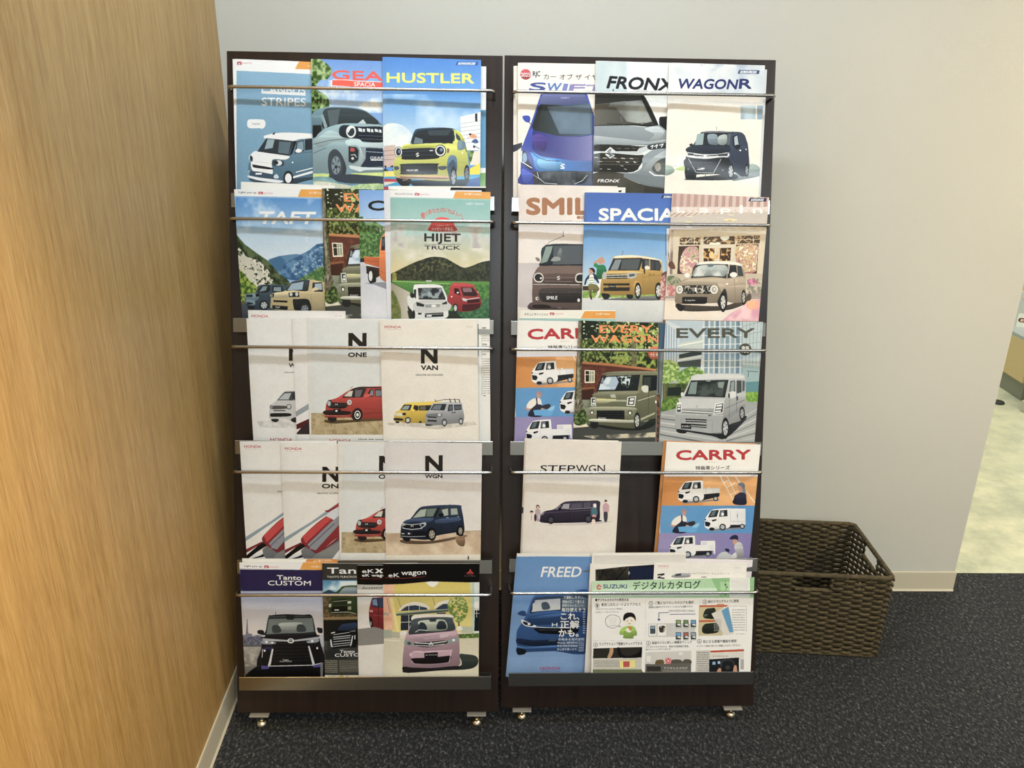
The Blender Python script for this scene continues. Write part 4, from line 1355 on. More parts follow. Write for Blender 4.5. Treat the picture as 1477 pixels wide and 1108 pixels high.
ART['wagonr'] = ('e7e3d9', 955, 85, '''
h b6c2d0 cbd3da 20,20 1000,20 1000,285 20,285
N x e3e6e6 1 .5 .4 20,20 1000,20 1000,285 20,285
N x a9b6c8 2 .58 .3 300,40 1000,40 1000,200 400,180
''' + badge(604, 88, 176, 32, '3a4a72') + '''
t 24306a 6 .22 116,156 612,238 .012 WAGON
t 24306a 7 .1 612,158 722,238 0 R
t a8aaac 1 0 222,262 512,276 0 ワゴンR カスタムZ
g dcd8d0 ebe6da 20,290 1000,300 1000,480 20,480
r 93abbd 628,372 748,482
p 8ba4b8 758,372 1000,372 1000,482 758,482
N x b9cbd4 2 .5 .4 628,372 748,372 748,482 628,482
l b9c4c8 3 20,855 180,855
s 9fb4ac 20,850 70,855 100,890 70,920 20,925
s b9d088 110,880 150,860 180,860 180,890 130,890
s 97aaa8 690,850 740,840 785,875 785,910 700,930
s 8a979f 690,910 790,900 780,935 620,968 560,970 560,920
s 33363c 200,955 520,920 600,930 560,966 230,968
s 2a3240 182,830 190,780 200,740 215,700 245,690 300,600 330,580 420,576 560,580 640,590 670,640 688,710 692,900 640,940 570,900 520,940 440,920 270,925 200,960 182,930
s 39445a 560,600 600,590 650,600 680,680 690,900 560,900 520,830 540,700
p 262d34 248,692 318,588 560,588 540,700 400,692
p 9aaeb2 280,600 335,592 325,685 262,688
s 8494a0 362,610 400,598 440,610 450,680 400,685 370,670
s a9b4b4 452,618 515,606 510,680 450,680
p 59646c 520,600 555,592 540,690 515,685
p 242b36 560,620 606,596 622,690 566,705
p a9b9c4 575,625 600,610 612,690 580,690
p 3a4454 612,600 644,600 662,692 630,692
p 3a4454 648,600 662,610 682,692 668,692
l cdd3d8 3 320,584 560,582
s 2a3240 218,700 380,695 540,705 520,745 380,752 200,742
s 1d222a 216,684 238,674 246,690 230,698
s 1d222a 580,695 600,684 625,690 622,710 590,722
s d6dade 200,748 230,748 340,762 450,758 530,748 526,784 440,790 340,798 200,782
p 3a3f48 205,752 250,756 256,772 206,768
p 3a3f48 440,762 528,752 520,776 446,776
p 22262c 256,764 330,772 330,778 256,774
p 22262c 356,772 440,764 440,774 356,778
''' + sz(343, 776, 15, 'f2f4f6') + '''
s 14171c 182,800 340,800 528,790 530,900 440,920 200,915 184,880
l c6ccd2 4 210,795 270,905 410,912 470,800
l 50565e 3 240,828 430,826
p 1c2026 230,835 440,832 405,900 275,900
t e8eaec 2 .4 275,870 340,886 0 Z
l e8eaec 4 280,884 340,874
e 6f757c 208,880 8,8
e 6f757c 484,888 8,8
s 14171c 200,930 270,925 262,960 225,962
w 171b21 b8bec6 548,898 26,68
w 171b21 9aa2ac 676,890 16,54
l 1c222c 3 556,760 575,820 620,822
e e8eaec 624,730 8,6
e e8eaec 670,722 6,5
l 20242a 5 345,925 345,936
l 55595e 3 434,542 434,570
''')
ART['smile'] = ('ebe4dd', 735, 262, '''
N x e0d6d0 1 .5 .5 70,20 1000,20 1000,320 70,320
t a87654 10 0 132,128 768,268 0 SMILE
p a87654 538,276 700,268 700,292 538,298
t f0eae4 1 0 560,274 690,292 0 WAGON R
t 9a9a98 0 0 400,306 500,318 0 ワゴンR スマイル
g e3dcd8 e9e3de 70,335 1000,340 1000,540 70,540
g cfc8c8 dcd6d4 70,650 400,650 400,1030 70,1030
N x c2bbbd 1 .5 .4 70,650 260,650 260,1020 70,1000
s 56484a 190,960 400,1010 640,1010 640,1040 180,1030
s 76655f 182,830 186,760 215,700 245,660 285,510 300,500 580,500 900,500 900,1010 250,990 192,985 180,920
s e6e0da 300,505 318,488 420,438 560,428 700,428 900,440 900,505
l 33363a 3 300,505 320,482 420,440
l 3a3a3c 4 430,398 428,434
e 2a2a2c 428,436 7,4
s 353c42 286,508 600,500 900,500 900,670 560,672 400,668 244,672 252,630
p 8fa09c 290,520 345,515 330,570 300,640 248,655
p 5a6268 352,515 600,508 600,660 345,662
s 777f82 388,560 402,532 418,545 420,590 440,600 470,605 400,620 380,600
s 9aa0a0 335,620 360,600 400,605 402,630 335,636
l 1c2024 5 250,664 400,670 580,662
s 8a827c 206,606 236,612 242,636 220,634
p 7c6b64 240,680 900,680 900,740 210,740
s 5f504c 270,740 560,736 900,740 900,812 270,812
l 8d7c74 4 275,770 520,768
l 8d7c74 4 280,795 500,800
s d8d4ce 192,760 205,735 240,728 268,750 270,785 250,805 215,802 196,785
s 2c2a2c 200,765 212,742 240,738 260,755 262,782 245,795 215,792
e e6e6e2 250,772 9,8
s d8d4ce 524,780 530,745 560,730 620,740 620,800 560,808 530,800
s 2c2a2c 532,775 540,750 565,742 600,750 600,790 560,798 538,792
l dcdcd8 4 190,822 300,820 560,825
''' + sz(390, 770, 18, 'dcdcd8') + '''
p 6f5e58 182,830 900,832 900,880 182,860
s 46403e 240,865 300,850 560,850 700,855 700,960 540,968 300,965 248,945 236,900
s 343130 250,885 540,885 545,955 300,958 256,930
l 6a6460 3 256,885 540,885
t f4f4f2 4 0 294,914 382,942 0 SMILE
e e0e0dc 220,934 13,14
e 6a625e 224,934 7,8
e e0e0dc 552,948 11,14
s 2c2422 190,985 300,985 330,1010 200,1010
''')
ART['spacia'] = ('dcdfe0', 835, 268, '''
g 3f66b4 4a78c4 30,50 1000,50 1000,310 30,310
h 3a5490 4a72ba 20,50 66,50 60,310 20,310
''' + badge(656, 74, 176, 28, '20305e') + '''
t f2f0ea 8 0 158,178 772,280 .002 SPACIA
g 4f8fd0 d3e2ea 30,310 1000,310 1000,840 30,840
h 3f86c8 6a9fd0 690,320 1000,320 1000,560 690,560
n 6f9a44 9fbc5c 3 .5 .3 30,840 1000,836 1000,892 30,895
p 4a3a2a 30,800 78,800 78,836 30,836
g d9dcdc c9cccc 30,895 1000,890 1000,1110 30,1110
s f0efe8 150,735 182,738 180,800 160,880 145,880 150,800
s 2f7f55 120,620 140,615 155,632 200,632 220,670 215,690 195,690 192,738 138,738 142,660 120,645
s c8967c 115,612 150,590 160,598 128,622
s c8967c 152,590 175,575 190,600 186,622 168,628 154,612
s c89a84 155,578 185,568 205,590 204,618 190,612 180,590 160,592
s c8967c 80,668 100,660 112,680 105,700 85,700
s 3a2a26 80,660 110,655 130,680 120,700 108,680 96,668
s 2a3350 70,720 90,705 130,705 160,770 150,775 125,745 70,745 55,785 42,790 50,750
s e9ecdf 84,715 115,712 118,790 82,790
l 3f7a5a 4 84,735 118,733
l 3f7a5a 4 84,755 118,753
l 3f7a5a 4 84,775 118,773
s 7a7348 78,785 122,785 150,800 162,830 120,858 105,830 98,880 85,870 76,820
s 4a4030 85,870 98,870 105,905 92,906
s e3dfd8 128,895 145,860 168,835 165,860 145,900
s 7d8080 190,905 480,885 660,880 640,915 250,912
s c6a258 172,800 182,740 190,700 232,680 272,578 290,562 400,556 520,562 640,590 664,640 668,860 620,865 480,872 300,876 200,870 174,850
s e9e3cc 280,575 300,560 400,553 500,560 640,588 662,620 640,600 500,575 400,572 290,578
p 33353a 232,676 275,580 505,576 505,600 482,676
p 8a9498 290,590 340,588 310,670 250,672
p 5a6064 345,588 490,584 470,670 330,670
p 33353a 506,582 560,586 640,596 658,640 648,680 520,670 500,660
p 5f676a 525,592 558,596 562,668 528,664
p 4a4e52 570,598 600,602 602,672 570,668
p 4a4e52 608,604 640,606 652,650 640,676 610,672
p c6a258 560,588 568,588 570,672 562,672
s d8bc78 200,690 400,682 500,690 480,706 250,706
s b9bcbc 190,700 218,692 220,735 190,745
s b9bcbc 388,700 452,696 456,728 400,742
p 5a5f64 398,706 446,702 446,720 402,728
p 3a3a3a 222,708 385,708 385,742 222,742
l d6d6cf 6 226,716 385,712
l d6d6cf 5 226,732 385,730
p b08a44 190,768 420,760 420,775 190,782
p 33302c 194,780 404,778 404,796 194,796
p 33302c 194,812 406,810 404,840 196,840
r 1f1f20 236,790 294,814
t e9e9e4 2 0 240,798 290,808 0 SPACIA
s b9944c 440,770 470,760 498,790 500,860 430,860
w 2a2a2c d8d8d4 470,838 26,66
w 2a2a2c d8d8d4 634,840 28,68
s 2a2a2c 180,860 245,868 235,900 200,905
s 2a2a2c 380,870 430,872 425,900 390,900
l a07c38 3 505,700 520,860
l a07c38 3 560,690 566,860
s e9e3cc 526,645 548,638 564,650 560,668 530,668
s 2f2c28 515,672 528,676 524,710
l 4a3c20 4 556,712 580,708
l 4a3c20 4 590,716 602,704
l 8a6c34 3 510,730 660,712
l 4a4a4a 3 344,552 352,520
p e8e2d4 700,340 760,340 745,700 700,720
p 6f5048 660,700 700,680 705,915 650,915
n b06a6a d8c0b0 4 .5 .3 650,740 690,700 700,915 650,915
''')
ART['lapin'] = ('dcd0c4', 955, 268, '''
h cbb1a9 dccfc8 70,60 1000,60 1000,200 70,200
''' + '\n'.join(f'p b99890 {x},60 {x+26},62 {x+20},200 {x-10},200' for x in range(90, 980, 56)) + '''
''' + '\n'.join(f's e0d4ce {x},190 {x+28},214 {x+56},190 {x+56},170 {x},170' for x in range(80, 980, 56)) + '''
''' + '\n'.join(f'p b09a8e {x},215 {x+24},210 {x-30},246 {x-60},250' for x in range(100, 980, 44)) + '''
l c0aaa0 4 290,60 285,200
p c8c0b8 70,250 400,222 1000,200 1000,300 70,300
l e9dcc8 6 195,246 240,246
l e9dcc8 6 530,232 570,232
s efd9a8 490,270 540,262 605,272 545,284
l 8a6a50 4 530,276 556,278
s efd9a8 180,286 210,282 250,288 210,292
''' + badge(690, 98, 146, 28, '2c3358') + '''
t fbfaf8 9 0 118,168 182,214 0 L
t fbfaf8 9 0 296,178 380,216 0 a
t fbfaf8 9 0 466,180 548,224 0 p
t fbfaf8 9 0 618,154 648,220 0 i
t fbfaf8 9 0 724,180 804,220 0 n
t e8e2de 1 0 436,248 500,258 0 ラパン
p d2cac6 70,312 1000,312 1000,350 70,350
e f6f2e8 215,326 22,12
n c8b394 d6c6a8 3 .5 .4 70,350 1000,320 1000,470 70,470
p d8ccb4 80,360 1000,360 1000,900 60,900
p 5a4a3c 140,412 304,412 304,470 140,470
p 5a4a3c 330,408 580,402 580,466 330,466
p 5a4a3c 602,400 780,396 780,460 602,460
N x c8a878 4 .6 .15 140,400 780,396 780,466 140,470
l e0d6c2 5 140,450 304,448
l e0d6c2 5 256,412 256,470
l e0d6c2 5 178,468 238,412
l e0d6c2 5 332,440 370,410
l e0d6c2 5 602,430 780,426
l e0d6c2 5 728,398 728,460
s f4ecd8 466,406 500,402 534,404 530,425 500,438 470,425
s f4ecd8 376,460 390,450 420,455 450,450 466,460 450,468 390,468
p 4a3a30 132,482 294,478 290,704 120,704
m c8949a e0cfa8 4 .5 .3 160,540 200,490 270,486 290,520 285,600 250,650 230,704 150,690 140,620
N x f0e6d0 4 .6 .1 150,500 290,486 285,660 150,690
N x 7f9a5a 4 .62 .1 160,490 290,486 285,600 170,560
p 4a3a30 592,470 770,466 755,702 630,702 590,600
m d8c08c a86a74 4 .5 .3 600,480 760,475 755,600 740,690 640,695 590,590
N x f2e8cc 4 .6 .1 596,480 766,476 750,680 640,690
p ddd2be 318,474 575,470 560,640 318,640
p 4a3828 332,500 418,498 412,600 330,604
p 4a3828 462,496 550,494 544,598 458,600
N x d8a860 4 .58 .12 332,500 550,494 544,600 330,604
s e9c890 375,540 395,525 415,545 410,580 380,575
n 8a7a70 c9bca8 2 .5 .3 70,350 92,350 80,740 60,740
p c8bca8 60,704 1000,700 1000,760 60,760
m 6a7a5a a9a890 4 .5 .2 40,730 100,720 150,760 110,820 50,830
m c07a78 d8b0a8 4 .5 .2 40,800 100,800 105,870 50,880
s 6f4a3c 50,620 80,600 105,650 90,665 60,655
l 4a3a30 5 50,520 62,640
m 8a8f7a c8b8b0 4 .5 .2 680,760 760,740 790,800 780,900 690,860
m b06a88 d890a8 4 .5 .2 680,752 740,745 756,785 700,790
g 9a8c84 b5aaa4 20,880 300,880 1000,840 1000,930 20,930
g dcd6d2 e9e4de 20,920 1000,900 1000,1110 20,1110
N x ecdcc8 1 .5 .5 20,900 1000,880 1000,1110 20,1110
s 5a524c 120,950 480,960 640,900 700,860 700,920 560,985 400,1000 180,1000
s a89a86 102,900 108,830 125,780 180,745 230,735 270,640 300,615 430,604 560,606 630,622 660,700 668,800 660,930 600,900 520,925 440,935 300,940 150,945 108,930
s efeae0 272,630 310,610 430,603 560,606 620,620 640,650 600,634 540,628 400,622 290,630
p 33363a 228,734 276,632 330,626 525,626 512,736 400,726
s a9b4b4 245,725 288,640 420,632 515,640 500,722 380,718
N x d8dcd8 2 .5 .3 250,720 290,642 420,636 510,640 495,720
s 6a7886 360,630 385,622 410,632 400,645 370,645
l 1c1e22 6 230,732 300,730 400,722 505,734
p 33363a 530,632 590,634 600,726 520,738
p 4a4e50 598,636 632,640 650,720 604,724
l efeae0 5 524,616 536,640 526,700
s c0b29c 130,780 220,745 400,738 500,745 470,790 300,796 160,796
s b5a794 440,760 520,745 655,735 668,830 655,925 520,925 470,840
s 2a292a 160,800 300,794 400,796 420,830 390,860 300,862 165,858
N x c8c2b4 4 .58 .08 165,800 395,796 395,858 165,858
''' + '\n'.join(f'l 9a958a 2 {170+i*26},802 {196+i*26},858' for i in range(8)) + '\n' + '\n'.join(f'l 9a958a 2 {196+i*26},802 {170+i*26},858' for i in range(8)) + '''
r f2efe6 260,812 276,844
e 8a8278 138,828 30,36
e ece8de 138,828 27,33
e a9a8a4 138,828 17,22
e d8d6d0 142,826 8,12
e 8a8278 414,828 34,38
e ece8de 414,828 31,35
e a9a8a4 414,828 20,24
e d8d6d0 418,826 9,12
s 2c2a2a 162,890 200,886 350,888 358,900 352,938 300,944 170,940 160,920
t efefec 3 0 184,908 262,922 0 Lapin
l 3a3634 3 105,905 108,950
s 2c2a2a 110,940 180,960 160,1000 125,990
s 3a3836 440,935 470,860 500,820 518,870 515,960 480,990
w 26262a d8d6d0 486,930 28,80
w 26262a c0beb8 650,892 18,62
s f6f2e6 178,706 195,692 215,698 220,716 205,732 182,724
s f6f2e6 540,706 560,690 590,694 598,714 580,730 548,726
l 7f7262 3 500,800 660,780
l 7f7262 3 575,740 585,915
e f2f0ea 518,783 9,8
e e8c8a0 592,755 8,6
m d8a0b4 ecc8cc 2 .5 .3 500,1060 560,1010 640,960 700,930 780,900 1000,860 1000,1110 480,1110
m ecb890 e8a0a0 3 .5 .3 670,930 740,910 775,940 760,985 690,985
''')
ART['evycity'] = ('a9b4b8', 945, 450, '''
g b9c8d2 a9bcc4 20,50 1000,50 1000,500 20,500
h d3dade b9c6cc 385,55 700,55 700,500 360,500
''' + '\n'.join(f'p {("7f98a8","8aa4b0","6f8a9c","93aab4")[i%4]} {x+((i%3)*2)},{60} {x+30},{60} {x+22},{490} {x-6},{490}' for i, x in enumerate(range(396, 700, 42))) + '\n' + '\n'.join(f'l dfe4e6 5 370,{y} 700,{y-6}' for y in (120, 190, 260, 330, 390, 445)) + '''
p cfd6da 80,60 200,120 180,420 70,400
''' + '\n'.join(f'p 8fabc0 {x},{90+i*14} {x+10},{96+i*14} {x+4},400 {x-4},400' for i, x in enumerate((86, 106, 126, 146, 168))) + '''
p c2ccc8 185,250 380,210 380,370 180,390
l e2e6e2 10 185,270 380,232
p 3f4a48 190,340 370,300 370,340 190,372
p 4a5552 178,400 365,375 362,440 176,440
l dfe4e2 9 180,388 368,352
p b9c8cc 700,60 900,60 880,460 690,420
''' + '\n'.join(f'l 7f929a 3 {700+i*30},60 {690+i*26},640' for i in range(7)) + '\n' + '\n'.join(f'l 7f929a 3 690,{y} 900,{y-60+i*16}' for i, y in enumerate((120, 190, 260, 330, 400, 470, 540))) + '''
p 9ab4b8 700,420 860,440 850,650 700,640
p 5f8f98 720,560 860,550 860,640 720,640
l 26323a 4 730,470 820,478
l 26323a 4 745,480 740,520
t 55564c 7 0 168,130 796,208 0 EVERY
s 4e4e48 668,298 682,264 718,250 752,262 770,296 756,332 718,346 682,334
t e8e8e2 3 0 690,270 748,328 0 商用
m 6f9448 b9cf84 4 .5 .25 60,400 130,385 190,430 185,520 130,560 60,570
m 5f8840 a9c470 4 .5 .25 180,500 240,450 320,438 400,490 300,520 240,600 180,590
n 3a4a2c 5f6f44 3 .5 .3 60,570 280,570 230,700 60,690
p 26302c 100,600 210,600 200,665 95,670
l 5a4a38 4 100,560 85,680
l 8a7a5c 4 70,560 75,680
n 4a6a30 7a9a44 4 .5 .3 60,690 220,680 170,770 40,810
n 6a9a3c 8fb450 4 .5 .3 720,640 860,635 860,720 725,715
g 9fa5a6 b6babb 40,800 200,760 720,715 1000,740 1000,1110 20,1110
''' + '\n'.join(f'l {"6f7578" if i%2 else "c6c9c9"} {6+i%3*3} {20},{815+i*32} {500},{870+i*38}' for i in range(8)) + '\n' + '\n'.join(f'l {"7a8083" if i%2 else "c6c9c9"} {6+i%3*2} {570},{930+i*20} {860},{740+i*42}' for i in range(8)) + '''
s 33383c 170,940 450,990 560,1010 720,860 700,830 560,900 300,930
s b5b9bb 158,900 162,820 180,730 215,670 280,540 300,505 380,494 560,492 680,500 716,520 722,640 715,780 690,860 590,900 560,960 450,970 250,940 162,930
s d3d6d6 285,540 320,505 400,496 600,496 700,508 700,528 600,530 450,532 300,545
p 2f3638 232,672 285,545 585,541 556,682
p 7f9490 285,560 335,556 325,655 260,655
p 4f5a58 345,560 560,555 535,670 330,668
N x 2a3030 2 .5 .2 345,560 560,555 535,670 330,668
p 8a9894 500,560 550,555 540,610 500,600
s 8d9492 400,545 430,541 445,550 420,556
p 4a5254 598,550 636,546 636,640 590,650
p 8fa0a2 606,558 630,552 628,630 598,640
p 4a5254 650,546 688,546 688,640 650,650
p 5a6264 694,546 716,550 712,630 694,634
s d8dada 586,650 610,632 645,640 645,670 620,686 592,684
s 2a2e30 582,656 592,648 594,684 584,682
s d8dada 204,650 214,640 226,645 222,670 208,672
p c6cacc 180,690 560,690 540,730 470,770 210,770
p e6e8e8 172,722 208,720 210,800 166,802
p 3f4648 176,740 204,738 204,796 172,798
p dfe3e4 180,745 200,743 200,756 180,758
p dfe3e4 178,766 200,764 200,778 178,780
p e6e8e8 478,728 550,720 540,806 462,818
p 3f4648 486,736 544,728 536,800 470,810
p dfe3e4 490,740 536,736 532,752 486,756
p dfe3e4 484,764 530,760 528,776 480,780
p dfe3e4 478,788 524,784 522,798 474,802
l 5a6062 4 216,782 460,796
l e6e8e8 5 216,790 456,804
l 5a6062 4 216,800 452,816
''' + sz(330, 755, 9, '8a9094') + '''
p a5aaac 160,812 300,816 540,822 530,960 430,968 162,930
l d3d6d8 4 160,812 300,818 540,824
l 8a9092 3 206,852 455,865
l 8a9092 3 206,852 206,940
l 8a9092 3 455,865 455,965
p 23282a 240,850 410,858 410,884 240,876
l d3d6d8 5 240,864 410,872
p 23282a 290,892 410,900 410,926 290,918
l d3d6d8 5 290,908 410,914
p 111315 206,890 288,892 288,934 206,930
t f2f2f0 2 0 214,906 282,920 .01 EVERY
p 8f9496 540,840 590,810 715,730 715,760 590,850 560,900
l 5f6568 4 560,770 715,700
l 5f6568 3 645,550 650,800
l 5f6568 3 592,690 590,850
w 24282b c0c4c6 560,928 30,86
w 24282b aeb2b5 692,810 22,56
s 24282b 168,940 250,950 235,970 185,965
r 4a4e50 648,672 660,704
r 33383a 422,822 446,830
''')
def person_head(x, y, hat, hatc, skin='c89880'):
    return f'''s {skin} {x-14},{y-10} {x+14},{y-12} {x+16},{y+8} {x+6},{y+24} {x-8},{y+22} {x-14},{y+6}
s {hatc} {x-20},{y-6} {x-14},{y-24} {x+8},{y-28} {x+22},{y-14} {x+hat},{y-6} {x+hat},{y} {x+10},{y-4}'''
ART['carry'] = ('efebe6', 945, 625, '''
t b4232c 9 0 166,134 764,216 -.008 CARRY
t b06a6a 0 0 424,226 494,234 0 キャリイ
t 2c2628 3 0 322,260 596,292 -.01 特装車シリーズ
p e6e2e4 60,312 1000,318 1000,345 60,345
h cf8c48 e0a468 50,344 1000,344 1000,580 50,580
h 5f9ccf 4a8cc8 40,576 1000,576 1000,796 40,796
h 9a93c0 7d77b0 20,796 1000,796 1000,1110 20,1110
N x e9b478 1 .5 .5 380,344 1000,344 1000,576 380,576
''' + kei_truck(180, 378, .98, 'tip') + '\n' + kei_truck(392, 600, .98, 'box') + '\n' + kei_truck(112, 818, 1.0, 'flat') + '''
l ece6de 7 520,345 620,528
l ece6de 7 640,345 800,560
l ece6de 6 575,345 640,480
l ece6de 6 548,390 590,372
l ece6de 6 570,430 640,395
l ece6de 6 600,490 665,455
s c89a84 658,410 690,400 706,430 690,462 666,455
s 6a7684 660,410 672,395 700,394 716,412 712,450 700,470 694,430
s 8a94a0 695,450 718,440 722,480 700,490
s 33364e 632,500 660,480 680,470 720,480 728,520 722,568 640,568 615,545 636,530
s 2a2a36 618,545 640,500 650,530 640,560
''' + person_head(228, 630, 36, 'a89098') + '''
s ece6e0 128,720 150,680 195,655 240,660 250,700 240,740 190,740 160,745
s c89880 120,722 135,730 170,735 172,746 125,742
s 33384c 160,740 205,700 205,655 216,655 220,700 250,710 252,790 140,790
s 3a3a40 240,720 270,706 310,700 318,720 290,745 250,745
s c89880 245,730 270,735 268,748 246,745
p 5fa8dc 180,745 300,738 352,710 330,780 300,790 190,785
s 8cc4e8 300,735 350,712 340,745 300,750
''' + '''
s 2c3052 592,842 610,818 640,810 660,822 660,850 640,848 610,846
s c89880 618,848 652,850 655,875 640,892 622,880
s b9bcc2 630,900 660,868 690,880 704,930 700,994 620,994 640,950
s d8dadc 600,985 640,950 650,990 610,998
s c8ccd2 490,990 520,955 560,945 600,965 605,998 500,998
s 2c3048 555,925 570,918 592,930 588,945 565,940
l 2c3048 4 570,935 590,962
''')
ART['step'] = ('e2ddd5', 745, 625, '''
t 26252a 2 .1 186,254 470,312 0 STEP
t 26252a 2 0 474,252 706,312 0 WGN
s cbc6c4 100,740 500,715 780,700 560,730 200,735
s 3d3648 185,700 190,650 230,620 300,604 370,552 440,540 560,538 660,540 664,600 660,690 600,700 400,700 240,712
s 2a2634 190,690 300,700 530,690 660,690 640,706 240,716
p 8f8c9c 305,606 350,572 352,580 330,606
p a9a6b0 355,600 375,565 422,560 418,604
p 4a4858 424,558 528,552 526,596 424,602
p 5a5868 440,562 520,558 520,592 440,598
p 5a5868 535,552 590,550 592,590 535,594
p 4a4858 596,550 640,550 645,585 600,590
l d8d4dc 2 424,604 640,592
l 6a6478 3 220,635 640,610
l 1c1a24 3 420,608 425,695
s 8f8c9c 196,640 220,628 215,645 196,655
s 1e1c26 332,596 345,590 355,600 350,612 336,612
w 1c1b22 55535e 274,690 30,34
w 1c1b22 55535e 572,682 32,34
s 2a2226 108,622 120,616 132,622 130,634 110,634
s e0b8a8 112,630 128,630 126,644 114,644
s e4dcd8 104,650 120,644 134,650 134,690 128,740 112,742 102,690
l b05a5a 3 120,650 118,690
s 3a2e30 158,575 170,570 182,580 182,596 158,596
s e0b8a8 162,582 178,582 176,600 164,600
s b9a8b0 150,610 170,600 188,615 190,660 182,700 160,700 150,660
l 26242a 4 150,650 146,700
l e8e4e0 5 178,650 182,680
e 3a3438 150,672 10,30
s e9e4e0 612,566 624,560 636,566 634,590 614,590
s 4f7884 596,605 622,592 642,608 642,650 600,650
s c89aa0 606,650 634,650 632,670 606,670
s 5a3438 605,668 630,668 628,690 606,690
s e8d8d0 602,690 626,690 624,735 604,735
s 3f5a68 588,640 598,635 600,665 590,665
s 2a2226 702,536 712,530 722,536 720,550 704,550
s e0b8a8 705,545 719,545 718,556 706,556
s c8a4ae 688,575 712,556 738,575 736,620 728,635 696,635 690,620
s 4a4650 696,632 726,632 722,700 700,700
''')
ART['freed'] = ('6f96c4', 725, 785, '''
g 6390c4 7fa0cc 20,100 1000,100 1000,1060 20,1060
N x 86a8d2 1 .55 .6 20,900 1000,900 1000,1060 20,1060
p ece8e2 90,40 1000,60 1000,104 400,96 90,100
t eef0f2 4 .22 302,180 638,262 0 FREED
s 3b4c68 110,860 130,800 250,840 440,830 430,850 200,860 150,880
s 2f5a94 112,700 130,660 180,580 240,425 300,402 400,394 520,390 700,390 700,845 400,850 240,852 160,850 112,800
s 33445c 215,545 250,440 300,420 470,412 700,410 700,520 400,530 280,540
p c2c8cc 230,540 260,445 460,432 460,520 300,532
s 4a5866 310,470 350,460 375,490 372,515 320,520
p c2c8cc 240,470 300,460 300,520 236,530
p 5f6f80 470,430 700,425 700,520 470,525
s 284a7c 195,590 300,560 500,540 700,535 700,640 400,640 240,640
s 3f6ca8 200,590 320,565 480,548 460,570 300,590
s 29497c 120,548 150,530 182,536 186,566 165,572 125,560
s dfe4ea 150,600 180,610 240,640 270,650 240,660 180,650 152,625
s 1c2430 165,615 240,640 230,652 175,640
e e8ecf0 210,635 12,10
l d6dce4 5 240,658 350,664 460,664
s 15181e 255,668 440,668 600,670 560,714 320,712 280,700
l 55606c 3 290,682 430,684
t e0e6ee 3 0 392,626 436,654 0 H
s 1c2a44 120,750 250,765 440,760 440,805 250,812 122,790
r 3f5068 365,756 425,772
s 4a78b4 122,810 200,818 430,805 430,820 200,832 125,824
s 1c202a 112,830 180,840 182,870 150,882 118,878
t e6ecf2 2 0 484,388 595,404 0 コンパクト
t e6ecf2 2 0 484,412 650,436 0 で運転しやすい。
t e6ecf2 2 0 476,446 650,472 0 荷物が広くて使える
t e6ecf2 2 0 474,476 650,498 0 家族のみんなにいい
t e6ecf2 3 0 470,506 660,538 0 毎日使えそう
t f4f6f8 5 0 462,546 612,602 0 これ、
t f4f6f8 5 0 456,606 612,672 0 正解
t f4f6f8 5 0 446,676 606,738 0 かも。
t dfe6ee 2 0 442,746 650,768 0 余裕ある室内空間
t dfe6ee 2 0 438,776 600,792 0 Honda SENSING
t dfe6ee 1 0 436,800 600,818 0 安全運転支援機能
t dfe6ee 1 0 434,826 600,846 0 安心感が違います。
x b9c8da 606,776 650,860 6
x b9c8da 640,540 660,720 10
t b02858 3 0 300,978 460,1002 0 HONDA
t 55406a 0 0 306,1006 456,1016 0 The Power of Dreams
''')
ART['wb2'] = ('ebe8e0', 840, 785, '''
p 1c2028 105,205 330,180 640,160 1000,160 1000,700 105,700
n 55503f 2a2824 2 .5 .3 105,205 370,178 370,700 105,700
''' + '\n'.join(f'l 15151a 5 {110+i*13},200 {108+i*13},700' for i in range(20)) + '''
l 0c0c10 9 260,290 360,180
l 0c0c10 7 130,290 170,200
p 141c30 375,180 1000,165 1000,700 375,700
''' + '\n'.join(f'l 22345a 4 {390+i*12},185 {388+i*12},700' for i in range(18)) + '''
e 8fa0b8 372,230 8,14
''')
ART['ncheck'] = ('e9e7e2', 840, 785, '''
t b8484e 2 0 606,170 694,180 0 HONDA
t c88080 0 0 606,186 690,191 0 The Power of Dreams
p 26221f 600,240 656,232 656,244 616,262 656,268 656,278 600,272 600,262 640,248 600,250
s a9acb0 710,262 740,238 800,230 850,235 860,260 780,268
p 3f454a 745,240 790,234 790,250 740,256
t 8a8a88 1 0 848,226 1175,240 .01 Hondaアクセサリーチェックシート
x a9a9a6 1220,188 1260,194 1
r 5a5a58 950,260 990,266
''')
def sit(x, y): return ''
